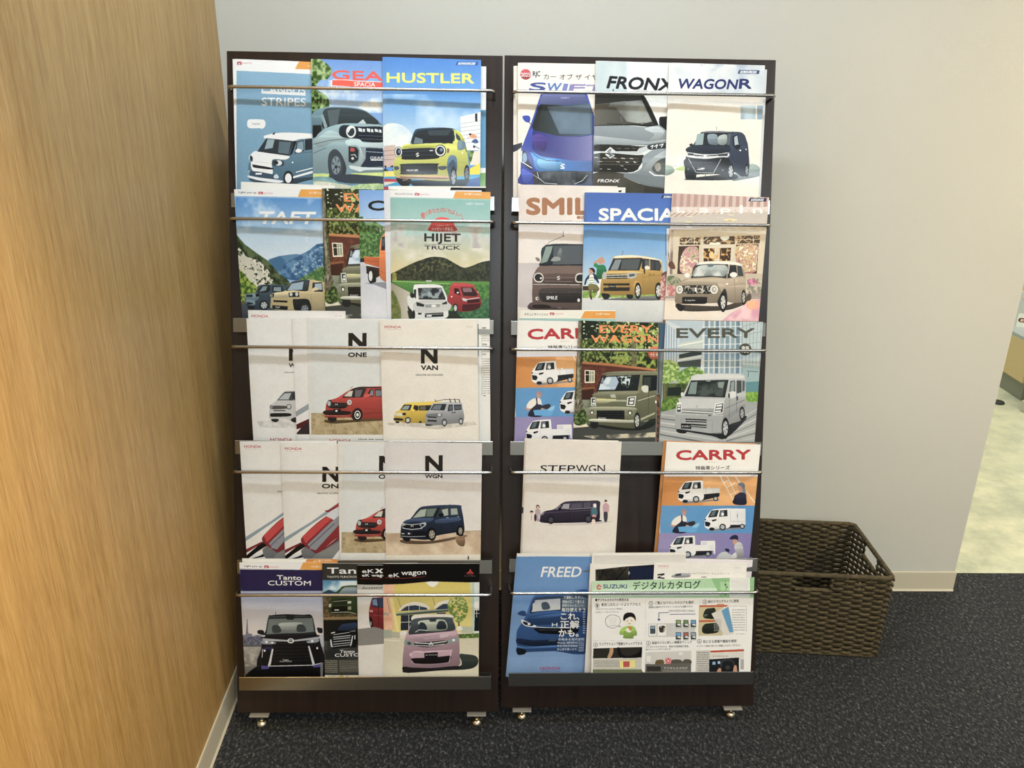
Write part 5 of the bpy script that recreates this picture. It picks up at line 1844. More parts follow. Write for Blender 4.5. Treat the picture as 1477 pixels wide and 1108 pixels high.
ART['suzuki'] = ('ebebe9', 840, 785, '''
h bcd8bc a9cfa4 60,260 1500,240 1500,430 50,430
g c6dfc8 d6e4da 55,360 1130,350 1130,412 50,420
p 8fbf8c 1020,255 1500,240 1500,420 1106,424
p a8d0a2 1100,300 1180,300 1180,424 1106,424
p eceeea 1178,270 1338,268 1338,425 1176,425
p dcdedb 1186,280 1330,278 1330,417 1184,417
t 3a4a3a 0 0 1136,290 1150,416 0 カ
p 2a3a2a 1160,335 1160,352 1148,344
p cf2f3a 110,342 130,320 154,340 146,345 132,334 122,342 152,358 130,366 112,354 118,348 132,357 140,354
t 2a3a78 5 0 166,322 356,354 0 SUZUKI
t 2a3a34 2 0 402,300 944,366 -.02 デジタルカタログ
t 3a3a3c 2 0 224,390 700,408 -.01 スマホで簡単！紙カタログのように見られる
t 2c2c2e 3 0 104,434 368,458 -.012 ■デジタルカタログの使用方法
e 4a4a4a 118,490 18,18
e ebebe9 118,490 15,15
t 4a4a4a 2 0 112,480 124,500 0 1
t 3a3a3c 2 0 150,472 464,496 -.012 専用二次元コードよりアクセス
t 5a5a5a 1 0 102,512 320,526 -.012 下記のデジタルカタログ専用の
t 5a5a5a 1 0 100,536 290,550 -.012 二次元コードからアクセス！
s 55555a 182,615 195,580 240,562 290,578 305,615 292,645 310,662 280,658 245,672 200,655
s ebebe9 185,615 198,583 240,565 288,581 302,615 288,646 300,658 280,655 245,669 202,652
r e2e2e0 212,582 274,636
t 5a5a5a 1 0 212,644 276,654 0 こちらから
s 9abf5c 296,720 305,680 345,655 405,655 430,690 434,725 405,735 405,752 328,750 328,725
s f4e6da 332,600 350,562 400,560 418,600 410,640 375,650 340,640
e f4e6da 330,622 8,12
e f4e6da 418,622 8,12
s 1f1c1e 325,600 335,560 370,545 410,555 426,590 422,612 410,590 380,580 345,598 335,612
e 2a2a2a 358,612 3,5
e 2a2a2a 392,610 3,5
l 8a5a4a 3 365,634 385,634
p c08848 358,658 395,658 392,685 356,688
s f4e6da 345,680 365,668 380,690 395,700 375,705 350,695
l 5a7a2a 3 328,725 345,690
l 5a7a2a 3 405,735 385,700
l c9c9c8 2 80,772 1240,765
l c9c9c8 2 506,440 500,1110
l c9c9c8 2 940,440 930,1110
e 4a4a4a 547,473 18,18
e ebebe9 547,473 15,15
t 4a4a4a 2 0 541,463 553,483 0 2
t 3a3a3c 2 0 580,458 888,482 -.02 ご覧になりたいカタログを選択
t 5a5a5a 2 0 528,496 880,512 -.02 車種別主要車やアクセサリーカタログも閲覧できる！
l 2f3a7a 5 610,600 610,548 690,545
l 2f3a7a 5 700,560 900,558
x 7a7a7a 690,525 900,545 2
s 2f3a7a 600,598 622,598 611,612
p c9cac9 525,635 740,630 900,635 900,740 525,740
p ececea 530,640 590,640 590,730 530,730
p 4a5560 540,650 582,650 582,715 540,715
p 8aa4b0 544,655 578,655 578,675 544,675
p ececea 600,640 668,640 668,730 600,730
m 3a3a3a c0b4a0 4 .5 .2 614,655 660,655 655,700 616,700
''' + ''.join(f'''
r 33403f {745+(i%3)*60},{605+(i//3)*98} {787+(i%3)*60},{662+(i//3)*98}
r {("8aa06a","6f8a5a","5f9ad0","5fa0d8","b0605a","a0a8b0")[i]} {749+(i%3)*60},{610+(i//3)*98} {783+(i%3)*60},{632+(i//3)*98}
p d8d8d4 {752+(i%3)*60},{645+(i//3)*98} {765+(i%3)*60},{634+(i//3)*98} {783+(i%3)*60},{636+(i//3)*98} {783+(i%3)*60},{654+(i//3)*98}
x a0a0a0 {745+(i%3)*60},{668+(i//3)*96} {787+(i%3)*60},{678+(i//3)*96} 1''' for i in range(6)) + '''
e 4a4a4a 978,462 18,18
e ebebe9 978,462 15,15
t 4a4a4a 2 0 972,452 984,472 0 3
t 3a3a3c 2 0 1004,446 1250,470 -.02 紙のカタログのように閲覧
p c8bc98 930,492 1130,485 1120,730 925,730
p c0552c 936,488 1165,486 1150,500 936,502
p c0552c 932,608 1060,606 1060,620 932,622
s 2c332c 965,560 985,520 1020,512 1060,515 1060,590 1000,595 968,585
s 2c332c 955,670 975,640 1010,632 1080,635 1085,700 1000,715 960,705
x 8c9a8a 970,560 1000,580 3
p d9d5cf 1030,555 1170,490 1210,720 1130,728
p 5f9ac0 1110,530 1165,500 1208,700 1175,705
l c0552c 6 1075,490 1080,482 1128,480 1130,492
x a9a9a6 1050,600 1110,700 8
l a9a9aa 3 1170,495 1310,495 1310,700
x b5b5b3 1195,520 1300,700 9
x 8a8a8a 1225,715 1300,722 1
e 4a4a4a 105,804 18,18
e ebebe9 105,804 15,15
t 4a4a4a 2 0 99,794 111,814 0 4
t 3a3a3c 2 0 134,785 476,810 -.02 ワンアクションで動画もチェックできる
p 33302c 88,832 476,820 474,905 84,912
s c09a78 200,905 215,860 220,832 246,832 244,870 225,905
s 15151a 276,830 300,900 400,912 470,890 470,822 440,870 360,895 310,870 300,828
p c8c6bc 84,915 474,906 472,1028 82,1028
x 8a8a86 92,930 310,985 5
p e6dc8a 296,930 420,925 420,985 300,990
p b84a50 326,936 376,934 376,980 326,982
s 6a2a2c 120,1028 150,1008 200,1008 220,1030
s 3f3a4a 290,1020 330,1004 420,1000 470,1010 470,1030
r 6f7a5a 82,1000 474,1110
e 4a4a4a 527,790 18,18
e ebebe9 527,790 15,15
t 4a4a4a 2 0 521,780 533,800 0 5
t 3a3a3c 2 0 556,776 872,798 -.02 動画やさらに詳しい情報をチェック
t 5a5a5a 2 0 508,812 850,828 -.02 デジタルカタログだから、動画や詳細情報が豊富。
t 5a5a5a 2 0 508,834 708,848 -.02 取りたいことがすぐ分かる！
p d0cfcb 505,862 870,850 868,955 503,962
r e4e3df 512,890 545,940
r e4e3df 770,862 800,885
s 6a5a3c 582,940 596,925 640,922 652,945 640,958 586,960
s 5a5850 705,940 720,922 780,922 800,950 720,958
s 5a5850 800,940 815,920 860,922 870,950 805,955
p 6a6862 503,958 868,950 866,1030 500,1030
r 3a3836 515,975 625,1015
t e8e6e0 1 0 650,980 840,1000 0 デジタルカタログ
r 8a8880 640,1008 850,1018
e c8283a 685,932 26,26
e f0e6e6 685,932 21,21
e c8283a 685,932 18,18
p f4f0f0 679,922 679,942 696,932
e 4a4a4a 933,776 18,18
e ebebe9 933,776 15,15
t 4a4a4a 2 0 927,766 939,786 0 6
t 3a3a3c 2 0 962,766 1230,790 -.02 気になる装備や機能を検索
t 5a5a5a 2 0 912,806 1260,822 -.02 キーワード検索で知りたい情報にすばやくアクセス！
p c9c7c2 908,850 1020,846 1018,1110 900,1110
x 8f8d88 915,862 1010,1020 9
p b8502c 1022,850 1290,838 1290,856 1022,866
p d8d6d0 1020,870 1290,862 1290,925 1020,925
x a0a09c 1040,890 1170,905 1
p 1f2226 1012,920 1250,905 1252,1110 1012,1110
r 8fb4dc 1038,938 1062,962
r a9c0dc 1080,934 1100,956
s 3a3c3e 1100,980 1110,930 1160,918 1210,935 1215,1000 1200,1040 1110,1040
s 1f2226 1112,985 1122,940 1160,928 1200,945 1204,1000 1190,1030 1120,1030
e 3f4244 1160,985 20,18
s c09478 1070,1030 1090,990 1108,1000 1100,1040
s c09478 1205,1020 1212,975 1230,970 1235,1030
r b0aeaa 1262,920 1290,1000
''')
ART['smrear'] = ('eae6e0', 735, 262, badge(640, 60, 158, 30, '26366f') + '''
p 2c2c34 870,70 900,70 890,84 870,84
''')
ART['rhonda'] = ('e9e7e2', 330, 268, honda(182, 1030, 134) + '''
t a8a39a 0 0 850,1035 905,1045 0 No.1234
''')
ART['twhite'] = ('ecebe6', 330, 80, '')
ART['hdark'] = ('e9e7e2', 555, 268, '''
p 121012 528,14 1000,20 1000,80 560,74 520,48
t c8c4bc 2 0 680,48 800,60 0 660cc
''')
ART['dorange'] = ('efece4', 340, 625, '''
p d48a34 575,985 1000,965 1000,1040 550,1050
t f4e6cc 2 0 620,1012 770,1030 -.03 4人乗り/660cc
''')
ART['drear'] = ('eae8de', 735, 445, '''
t 3a3a3a 1 0 120,34 306,56 .02 わたしにダイハツメイ
p b8303c 322,32 358,34 356,54 322,52
p f3e6e6 328,37 338,44 350,38 342,50 332,49
t c46a72 0 0 364,38 434,48 0 DAIHATSU
p df9a38 540,130 600,22 900,22 900,72 570,76
p df9a38 600,22 1200,22 1200,80 568,80
t fff4e0 2 0 690,34 800,52 0 2人乗り/660cc
p 9fc0bc 60,78 1200,84 1200,1110 60,1110
''')
ART['hrear'] = ('e9ebea', 545, 80, '''
p 5f9ac0 780,440 1000,430 1000,900 780,900
p 7fae6a 780,940 1000,940 1000,1060 780,1060
''')
ART['srear'] = ('e6e1d8', 735, 85, 'p 3b4150 20,690 100,672 100,715 20,750')
ART['hwhite'] = ('dcdfe6', 455, 268, '')
ART['wb1'] = ('ebe8e0', 840, 785, '''
p d6d4cf 90,92 900,84 900,160 90,180
''')
ART['prear'] = ('e4dfe2', 960, 785, '''
h e6e2e6 cfc8d8 600,125 900,125 900,1110 560,1110
p 4a4440 640,925 700,925 690,975 640,970
''')

# ---------------------------------------------------------------- catalogues
# key, rack, row, left u, top v, lean, w bottom, w top, droop, width, height, corners used as the artwork's drawing frame
ROWS = [
    ('hrear', 'L', 1, 0.354, 1.453, 0, 0.01, 0.026, 0.003, 0.21, 0.308, [560.5, 92.8, 701.3, 96.0, 700.2, 305.5, 562.5, 303.7]),
    ('canbus', 'L', 1, 0.025, 1.455, 0.6, 0.018, 0.038, 0.007, 0.21, 0.3078, [335.1, 84.7, 479.5, 90.4, 481.1, 302.1, 340.9, 298.7]),
    ('gear', 'L', 1, 0.191, 1.457, 0.3, 0.02, 0.04, 0.007, 0.21, 0.3109, [448.2, 84.8, 591.5, 89.7, 591.7, 303.3, 452.3, 300.6]),
    ('hustler', 'L', 1, 0.343, 1.463, 0.2, 0.022, 0.042, 0.007, 0.21, 0.3173, [551.5, 81.9, 693.9, 86.6, 692.2, 304.3, 553.3, 301.9]),
    ('twhite', 'L', 2, 0.04, 1.197, 1.5, 0.008, 0.043, 0.003, 0.2, 0.3149, [347.0, 262.0, 482.9, 267.8, 483.5, 479.2, 352.5, 474.7]),
    ('hdark', 'L', 2, 0.355, 1.192, -0.6, 0.008, 0.043, 0.003, 0.21, 0.315, [560.0, 268.2, 700.8, 269.0, 702.0, 479.6, 565.9, 479.9]),
    ('taft', 'L', 2, 0.027, 1.18, -0.9, 0.016, 0.048, 0.006, 0.21, 0.303, [337.2, 272.9, 480.7, 273.2, 489.1, 477.1, 350.8, 478.1]),
    ('evw', 'L', 2, 0.214, 1.184, 0, 0.019, 0.049, 0.006, 0.21, 0.307, [464.1, 271.7, 606.4, 274.3, 608.0, 480.2, 470.3, 479.1]),
    ('carryo', 'L', 2, 0.293, 1.182, 0.1, 0.022, 0.05, 0.006, 0.21, 0.3046, [517.5, 273.6, 659.3, 276.4, 659.0, 480.6, 521.4, 479.3]),
    ('hwhite', 'L', 2, 0.346, 1.182, -0.8, 0.0245, 0.0505, 0.006, 0.21, 0.305, [553.2, 274.0, 694.7, 274.6, 696.6, 479.0, 559.1, 479.8]),
    ('hijet', 'L', 2, 0.36, 1.182, 0.2, 0.027, 0.052, 0.005, 0.215, 0.3043, [562.6, 273.9, 707.4, 276.9, 705.5, 481.0, 564.6, 479.4]),
    ('rhonda', 'L', 3, 0.051, 0.923, 0, 0.008, 0.043, 0.003, 0.21, 0.314, [357.3, 447.4, 498.3, 448.7, 503.7, 651.7, 367.7, 651.2]),
    ('check', 'L', 3, 0.363, 0.907, -0.7, 0.005, 0.0415, 0.002, 0.212, 0.298, [566.0, 460.0, 706.3, 459.5, 707.6, 650.6, 571.9, 651.8]),
    ('checkdark', 'L', 3, 0.338, 0.903, -1.0, 0.009, 0.0445, 0.003, 0.212, 0.294, [549.1, 462.4, 689.8, 461.2, 692.5, 650.2, 556.4, 652.1]),
    ('wgnacc', 'L', 3, 0.049, 0.905, -0.5, 0.016, 0.048, 0.006, 0.21, 0.296, [355.0, 459.4, 496.7, 459.5, 503.2, 651.2, 366.4, 652.0]),
    ('stripe', 'L', 3, 0.147, 0.905, -0.3, 0.018, 0.049, 0.006, 0.21, 0.296, [420.7, 459.9, 561.8, 460.5, 565.7, 652.2, 429.3, 652.5]),
    ('none', 'L', 3, 0.178, 0.907, 0.2, 0.021, 0.05, 0.006, 0.21, 0.2973, [441.4, 458.8, 582.4, 460.6, 583.9, 653.2, 447.3, 652.4]),
    ('nvan', 'L', 3, 0.336, 0.903, -1.0, 0.024, 0.051, 0.006, 0.212, 0.294, [547.1, 462.3, 688.4, 461.2, 691.1, 651.6, 553.7, 653.6]),
    ('hacc', 'L', 4, 0.03, 0.637, -0.5, 0.014, 0.047, 0.006, 0.21, 0.296, [345.3, 636.8, 485.5, 635.7, 492.3, 820.3, 357.1, 821.7]),
    ('hacc2', 'L', 4, 0.119, 0.633, 0, 0.017, 0.048, 0.006, 0.21, 0.292, [404.3, 639.8, 544.0, 639.9, 547.3, 822.1, 412.2, 822.4]),
    ('none2', 'L', 4, 0.244, 0.638, 0.6, 0.02, 0.049, 0.006, 0.21, 0.2948, [487.0, 637.0, 626.0, 638.5, 625.0, 822.7, 490.2, 821.6]),
    ('nwgn', 'L', 4, 0.347, 0.637, 0.5, 0.023, 0.05, 0.006, 0.213, 0.2942, [555.1, 638.1, 695.4, 639.4, 692.9, 823.3, 556.5, 822.4]),
    ('dorange', 'L', 5, 0.03, 0.375, 0.5, 0.008, 0.043, 0.003, 0.21, 0.3002, [348.9, 805.9, 486.9, 806.6, 490.8, 985.7, 357.5, 985.3]),
    ('tanto', 'L', 5, 0.025, 0.367, 0.2, 0.014, 0.047, 0.006, 0.21, 0.2933, [344.8, 811.8, 483.5, 811.2, 488.0, 987.2, 354.1, 987.8]),
    ('tantog', 'L', 5, 0.207, 0.366, 0.4, 0.017, 0.048, 0.006, 0.21, 0.2915, [464.2, 812.7, 601.8, 812.6, 602.3, 987.7, 469.0, 987.8]),
    ('ekx', 'L', 5, 0.284, 0.362, 0.4, 0.02, 0.049, 0.006, 0.21, 0.2875, [514.5, 815.5, 651.7, 815.3, 650.8, 988.4, 517.6, 988.5]),
    ('ekw', 'L', 5, 0.342, 0.366, 0.3, 0.023, 0.05, 0.006, 0.214, 0.2919, [552.3, 813.2, 691.8, 812.8, 690.1, 989.2, 554.4, 989.5]),
    ('srear', 'R', 1, 0.019, 1.453, -0.3, 0.01, 0.03, 0.003, 0.21, 0.308, [740.8, 94.7, 880.8, 97.1, 876.4, 307.4, 740.0, 306.5]),
    ('swift', 'R', 1, 0.028, 1.457, -0.6, 0.018, 0.038, 0.007, 0.21, 0.312, [747.1, 90.2, 887.2, 92.7, 884.0, 306.1, 747.2, 305.8]),
    ('fronx', 'R', 1, 0.195, 1.463, 0, 0.02, 0.04, 0.007, 0.21, 0.318, [859.5, 87.5, 998.5, 91.6, 990.3, 308.6, 854.3, 306.8]),
    ('wrear', 'R', 1, 0.362, 1.455, 0, 0.01, 0.03, 0.003, 0.209, 0.31, [969.4, 97.3, 1106.5, 100.3, 1095.3, 310.6, 961.3, 309.0]),
    ('wagonr', 'R', 1, 0.353, 1.461, 0, 0.022, 0.042, 0.007, 0.21, 0.316, [965.4, 90.3, 1103.3, 94.3, 1092.6, 309.5, 957.3, 307.8]),
    ('smrear', 'R', 2, 0.052, 1.197, 0, 0.008, 0.043, 0.003, 0.212, 0.32, [761.9, 268.3, 902.2, 270.4, 894.5, 482.7, 758.9, 481.8]),
    ('smile', 'R', 2, 0.032, 1.199, 0, 0.016, 0.048, 0.006, 0.214, 0.322, [748.7, 266.2, 890.6, 268.7, 883.8, 482.7, 746.3, 481.8]),
    ('spacia', 'R', 2, 0.174, 1.184, -0.1, 0.019, 0.049, 0.006, 0.21, 0.307, [843.4, 277.4, 981.5, 279.5, 972.7, 483.1, 838.3, 482.4]),
    ('lapin', 'R', 2, 0.365, 1.184, 1.5, 0.022, 0.05, 0.006, 0.214, 0.3015, [970.2, 278.8, 1109.4, 285.0, 1092.0, 484.1, 956.0, 479.6]),
    ('drear', 'R', 3, 0.035, 0.93, -0.4, 0.008, 0.043, 0.003, 0.212, 0.321, [749.2, 447.2, 887.8, 447.2, 882.0, 651.4, 748.1, 652.2]),
    ('carry', 'R', 3, 0.031, 0.908, 0.9, 0.016, 0.048, 0.006, 0.21, 0.2957, [746.6, 461.7, 883.8, 464.8, 874.6, 653.1, 741.4, 651.0]),
    ('evw2', 'R', 3, 0.165, 0.908, 1.4, 0.019, 0.049, 0.006, 0.21, 0.294, [834.8, 462.3, 971.0, 466.6, 957.9, 653.6, 825.3, 650.3]),
    ('erear', 'R', 3, 0.352, 0.911, 0.6, 0.01, 0.044, 0.003, 0.214, 0.2998, [956.4, 461.2, 1094.2, 463.6, 1078.7, 652.9, 945.0, 651.4]),
    ('evycity', 'R', 3, 0.357, 0.91, 0.6, 0.022, 0.05, 0.006, 0.218, 0.2987, [960.5, 461.8, 1100.7, 464.3, 1086.8, 654.1, 949.9, 652.7]),
    ('srear4', 'R', 4, 0.049, 0.646, 1.4, 0.01, 0.044, 0.003, 0.21, 0.3, [756.9, 632.5, 892.2, 635.8, 880.7, 818.2, 749.7, 815.6]),
    ('step', 'R', 4, 0.052, 0.644, 1.4, 0.018, 0.048, 0.006, 0.214, 0.2979, [758.9, 634.2, 896.7, 637.2, 885.8, 819.6, 751.8, 817.2]),
    ('crear', 'R', 4, 0.36, 0.642, 1.9, 0.01, 0.044, 0.003, 0.212, 0.2941, [957.4, 635.5, 1092.0, 640.0, 1072.8, 817.6, 942.2, 813.9]),
    ('carry2', 'R', 4, 0.366, 0.64, 1.9, 0.018, 0.048, 0.006, 0.214, 0.2921, [961.9, 637.2, 1097.3, 641.4, 1079.3, 819.0, 947.1, 815.5]),
    ('prear', 'R', 5, 0.355, 0.372, 1.3, 0.004, 0.0405, 0.001, 0.217, 0.2942, [949.7, 805.2, 1086.0, 807.7, 1068.3, 976.7, 936.5, 974.8]),
    ('wb1', 'R', 5, 0.203, 0.386, 0, 0.0135, 0.0468, 0.003, 0.214, 0.313, [854.1, 798.0, 989.6, 797.1, 979.6, 979.9, 848.3, 981.1]),
    ('freed', 'R', 5, 0.033, 0.379, 1.0, 0.009, 0.044, 0.004, 0.21, 0.2993, [745.2, 802.1, 878.8, 803.2, 858.9, 977.4, 729.4, 976.5]),
    ('wb2', 'R', 5, 0.199, 0.362, 1.2, 0.018, 0.0488, 0.003, 0.214, 0.2846, [851.5, 813.4, 986.9, 815.2, 974.2, 981.3, 842.5, 979.8]),
    ('ncheck', 'R', 5, 0.344, 0.365, 0.7, 0.0235, 0.049, 0.002, 0.212, 0.2894, [943.9, 811.3, 1077.5, 812.2, 1064.4, 982.3, 934.2, 981.9]),
    ('suzuki', 'R', 5, 0.203, 0.323, -1.1, 0.032, 0.0512, 0.001, 0.37, 0.2515, [853.9, 838.3, 1088.2, 832.8, 1081.9, 981.4, 852.8, 987.5]),
]
LBL = {
'hrear': 'catalogue hidden behind the one with the yellow car, white edge showing',
'canbus': 'blue catalogue with white frame, speech bubble and two-tone teal minicar',
'gear': 'catalogue with red logo block and close-up of a misty teal car nose',
'hustler': 'blue-sky catalogue with yellow lettering and a lime yellow round-eyed car',
'twhite': 'tilted white catalogue peeping up behind the mountain-valley cover',
'hdark': 'catalogue peeping out with a black corner behind the two-truck green field cover',
'taft': 'catalogue showing a beige car and a grey car in a rocky mountain valley',
'evw': 'half-covered forest cabin catalogue with green van, between mountain and orange truck covers',
'carryo': 'partly covered catalogue with the tail of an orange pickup truck by trees',
'hwhite': 'plain white catalogue edge between the orange truck and the two-truck covers',
'hijet': 'catalogue with a white and a red small truck below a dark hill',
'rhonda': 'white catalogue top with red lettering peeping up below the mountain-valley cover',
'check': 'white specification sheet with grey print sticking out beside the two-van cover',
'checkdark': 'sheet with a dark printed edge just behind the two-van cover',
'wgnacc': 'white catalogue with half of a small silver-white car showing',
'stripe': 'narrow visible strip of white catalogue with grey and dark red diagonal bands',
'none': 'off-white catalogue with big N, red round-lamped car on pale paving, near complete',
'nvan': 'cream catalogue with a yellow van and a silver van with roof rack',
'hacc': 'cream catalogue with red tail lamp artwork, outermost beside the timber wall',
'hacc2': 'cream catalogue with red tail lamp artwork and big N, second from the timber wall',
'none2': 'off-white red car catalogue half hidden by the dark blue car cover',
'nwgn': 'pale grey catalogue with a dark navy boxy car on a wooden floor',
'dorange': 'catalogue with an orange corner peeping up behind the purple-banded cover',
'tanto': 'catalogue with dark purple band and a black van seen head-on',
'tantog': 'dark grey catalogue with two black vans stacked one above the other',
'ekx': 'black-topped catalogue with the tail of a dark red car on white',
'ekw': 'black-topped catalogue with a pink car before a yellow arched building',
'srear': 'cream-edged catalogue right behind the blue car with sloping bonnet',
'swift': 'cream catalogue with red award dot and a glossy blue car from above',
'fronx': 'pale catalogue with black slanted lettering and large silver-grey car nose',
'wrear': 'white-edged catalogue behind the black boxy car on cream',
'wagonr': 'cloudy grey-topped cream catalogue with a black-blue boxy car and blue squares',
'smrear': 'white catalogue with small dark blue badge peeping behind the brown lettering cover',
'smile': 'cream catalogue with large brown lettering and brown round-eyed van face',
'spacia': 'blue catalogue with a mustard van and two people running beside it',
'lapin': 'catalogue with a beige small car before a flower shop with striped awning',
'drear': 'catalogue top with orange tab peeping out under the brown van face cover',
'carry': 'catalogue of white trucks on orange and blue bands, half hidden by green van',
'evw2': 'forest cabin catalogue with whole green van and orange two-line lettering',
'erear': 'catalogue whose brown edge shows behind the silver van and glass building',
'evycity': 'catalogue with a silver van before glass office buildings',
'srear4': 'catalogue just behind the dark purple van with four little figures',
'step': 'cream catalogue with a dark purple van and four small standing figures',
'crear': 'catalogue with orange edge right behind the red-lettered white trucks cover',
'carry2': 'fully visible catalogue with red lettering and white trucks on coloured bands',
'prear': 'white and lilac catalogue corner sticking out at the end beside the basket',
'wb1': 'tall white framed booklet behind the white book with dark grille picture',
'freed': 'blue catalogue with a dark blue car and white writing, leaning askew',
'wb2': 'white booklet with dark striped grille picture behind the green-headed sheet',
'ncheck': 'white check sheet with tiny car drawings above the green-headed sheet',
'suzuki': 'wide white instruction sheet with green heading and numbered pictures',
}
SHARE = {'hacc2': 'hacc', 'evw2': 'evw', 'carry2': 'carry', 'srear4': 'srear', 'erear': 'ekx0', 'crear': 'dor0', 'wrear': 'hwhite'}
FRAME_OF = {'none2': 'none', 'evw': 'evw2', 'carry': 'carry2', 'hacc': 'hacc2', 'none': 'none'}
ART['ekx0'] = ('8a6a4c', 945, 450, ''); ART['dor0'] = ('c98a44', 945, 625, '')
m_page = mat('white_paper_block', srgb('edebe4'), .6)
m_back = mat('grey_back_cover', srgb('cfccc4'), .5)
BYK = {r[0]: r for r in ROWS}
_pm = {}
def cover_material(key):
    k = SHARE.get(key, key)
    if k in _pm: return _pm[k]
    base, ox, oy, art = ART[k]; q = BYK[FRAME_OF.get(k, key)][11]
    quad = [(q[i], q[i + 1]) for i in (0, 2, 4, 6)]
    tw, th = (980, 652) if k == 'suzuki' else (TW, TH)
    p = Print(quad, base, ox, oy, 5.54, tw, th); p.draw(art)
    m = mat('printed_cover', (1, 1, 1), .38, Coat_Weight=.12, Coat_Roughness=.08, Specular_IOR_Level=.25)
    tx = nd(m, 'ShaderNodeTexImage'); tx.image = p.image('print_' + k); tx.interpolation = 'Linear'
    hs = nd(m, 'ShaderNodeHueSaturation'); hs.inputs['Value'].default_value = .96; hs.inputs['Saturation'].default_value = .92
    ln(m, tx.outputs[0], hs.inputs['Color']); ln(m, hs.outputs[0], bs(m).inputs['Base Color'])
    if key in ('wb1', 'wb2', 'ncheck', 'suzuki', 'check', 'checkdark'): bs(m).inputs['Roughness'].default_value = .55; bs(m).inputs['Coat Weight'].default_value = 0
    _pm[k] = m; return m
def slab(Wd, Hh, wb, wt, dr, off, th, inset, spine, seed, shear=0, top=0, nx=16, ny=12):
    """A bowed sheet or block: offset 'off' behind the front surface, thickness th."""
    bm = bmesh.new(); uvl = bm.loops.layers.uv.new('print'); R_ = random.Random(seed); ph = R_.uniform(0, 6); am = R_.uniform(.0002, .0006)
    F = []; K = []
    for j in range(ny + 1):
        t = j / ny; rf = []; rk = []
        for i in range(nx + 1):
            s = (i / nx) ** 1.25
            x = inset + s * (Wd - 2 * inset) + shear * (t - 1) * Hh + (0 if not shear else 0); z = inset + t * (Hh + top - 2 * inset)
            w = wb + (wt - wb) * t ** .85 - dr * s * (.3 + .7 * t) - spine * math.exp(-s * Wd / .005) + am * math.sin(ph + s * 5 + t * 3) * s
            rf.append((bm.verts.new((x, -(w - off), z)), s, t)); rk.append((bm.verts.new((x, -(w - off - th), z)), s, t))
        F.append(rf); K.append(rk)
    def face(a):
        f = bm.faces.new([v[0] for v in a])
        for l, v in zip(f.loops, a): l[uvl].uv = (v[1], v[2])
        return f
    for j in range(ny):
        for i in range(nx):
            face((F[j][i], F[j][i + 1], F[j + 1][i + 1], F[j + 1][i])).material_index = 0
            face((K[j][i], K[j + 1][i], K[j + 1][i + 1], K[j][i + 1])).material_index = 1
    for i in range(nx):
        face((F[0][i], K[0][i], K[0][i + 1], F[0][i + 1])).material_index = 1; face((F[ny][i], F[ny][i + 1], K[ny][i + 1], K[ny][i])).material_index = 1
    for j in range(ny):
        face((F[j][0], F[j + 1][0], K[j + 1][0], K[j][0])).material_index = 1; face((F[j][nx], K[j][nx], K[j + 1][nx], F[j + 1][nx])).material_index = 1
    return bm
def finish(o):
    me = o.data; me.polygons.foreach_set('use_smooth', [True] * len(me.polygons)); me.set_sharp_from_angle(angle=.6)
RN = {1: 'top', 2: 'second', 3: 'third', 4: 'fourth', 5: 'bottom'}
for (key, k, row, u, v, lean, wb, wt, dr, Wd, Hh, quad) in ROWS:
    a = math.radians(lean); sheet = key in ('suzuki', 'check', 'checkdark', 'ncheck')
    bx, bz = u - math.sin(a) * Hh, v - math.cos(a) * Hh
    ML = Matrix(((math.cos(a), 0, math.sin(a), bx), (0, 1, 0, 0), (-math.sin(a), 0, math.cos(a), bz), (0, 0, 0, 1)))
    grp = f"car catalogues in the {RN[row]} row of the {'rack by the timber wall' if k == 'L' else 'rack by the basket'}"
    cat = 'sheet' if sheet else 'catalogue'
    t = thing('leaflet' if sheet else 'catalogue', LBL[key], cat, RM[k] @ ML, grp)
    sp = 0 if sheet else .0016; cm = cover_material(key); sh = .056 if key == 'freed' else 0; tp = .006 if key == 'freed' else 0
    finish(obj('front_cover', slab(Wd, Hh, wb, wt, dr, 0, .0004, 0, sp, key, sh), [cm, m_page], t))
    if sheet: finish(obj('backing_sheet', slab(Wd, Hh, wb, wt, dr, .00045, .0003, .0015, sp, key), [m_page, m_page], t))
    else:
        finish(obj('pages', slab(Wd, Hh, wb, wt, dr, .00042, .0016, .0008, sp, key, sh, tp), [m_page, m_page], t))
        finish(obj('back_cover', slab(Wd, Hh, wb, wt, dr, .00206, .0003, 0, sp, key, sh), [m_back, m_back], t))

# ---------------------------------------------------------------- wicker basket
m_rope = mat('twisted_paper_rope', srgb('5a4833'), .8)
v_ = coords(m_rope)
ln(m_rope, ramp(m_rope, noise(m_rope, v_, 90, 3), [(.3, srgb('3d3420')), (.7, srgb('60543a'))]), bs(m_rope).inputs['Base Color'])
wv = nd(m_rope, 'ShaderNodeTexWave'); wv.inputs['Scale'].default_value = 140; wv.bands_direction = 'DIAGONAL'; ln(m_rope, v_, wv.inputs['Vector']); bump(m_rope, wv.outputs[0], .5, .001)
BW, BD, BH = .40, .274, .25
BM_ = Matrix.Translation((1.2070, .2740, 0)) @ Matrix.Rotation(-.075, 4, 'Z')
basket = thing('wicker_basket', 'dark brown woven rope basket on the carpet beside the rack', 'basket', BM_)
bmx = lambda z: .003 * (1 - z / BH)                     # slight taper to the foot
def corner(i, z):
    e = bmx(z); return [(e, e), (BW - e, e), (BW - e, BD - e), (e, BD - e)][i]
def side_pt(i, f, z, out):
    (x0, y0), (x1, y1) = corner(i, z), corner((i + 1) % 4, z)
    nx_, ny_ = [(0, -1), (1, 0), (0, 1), (-1, 0)][i]
    return (x0 + (x1 - x0) * f + nx_ * out, y0 + (y1 - y0) * f + ny_ * out, z)
NR = 29; rowh = (BH - .012) / NR; pit = .027
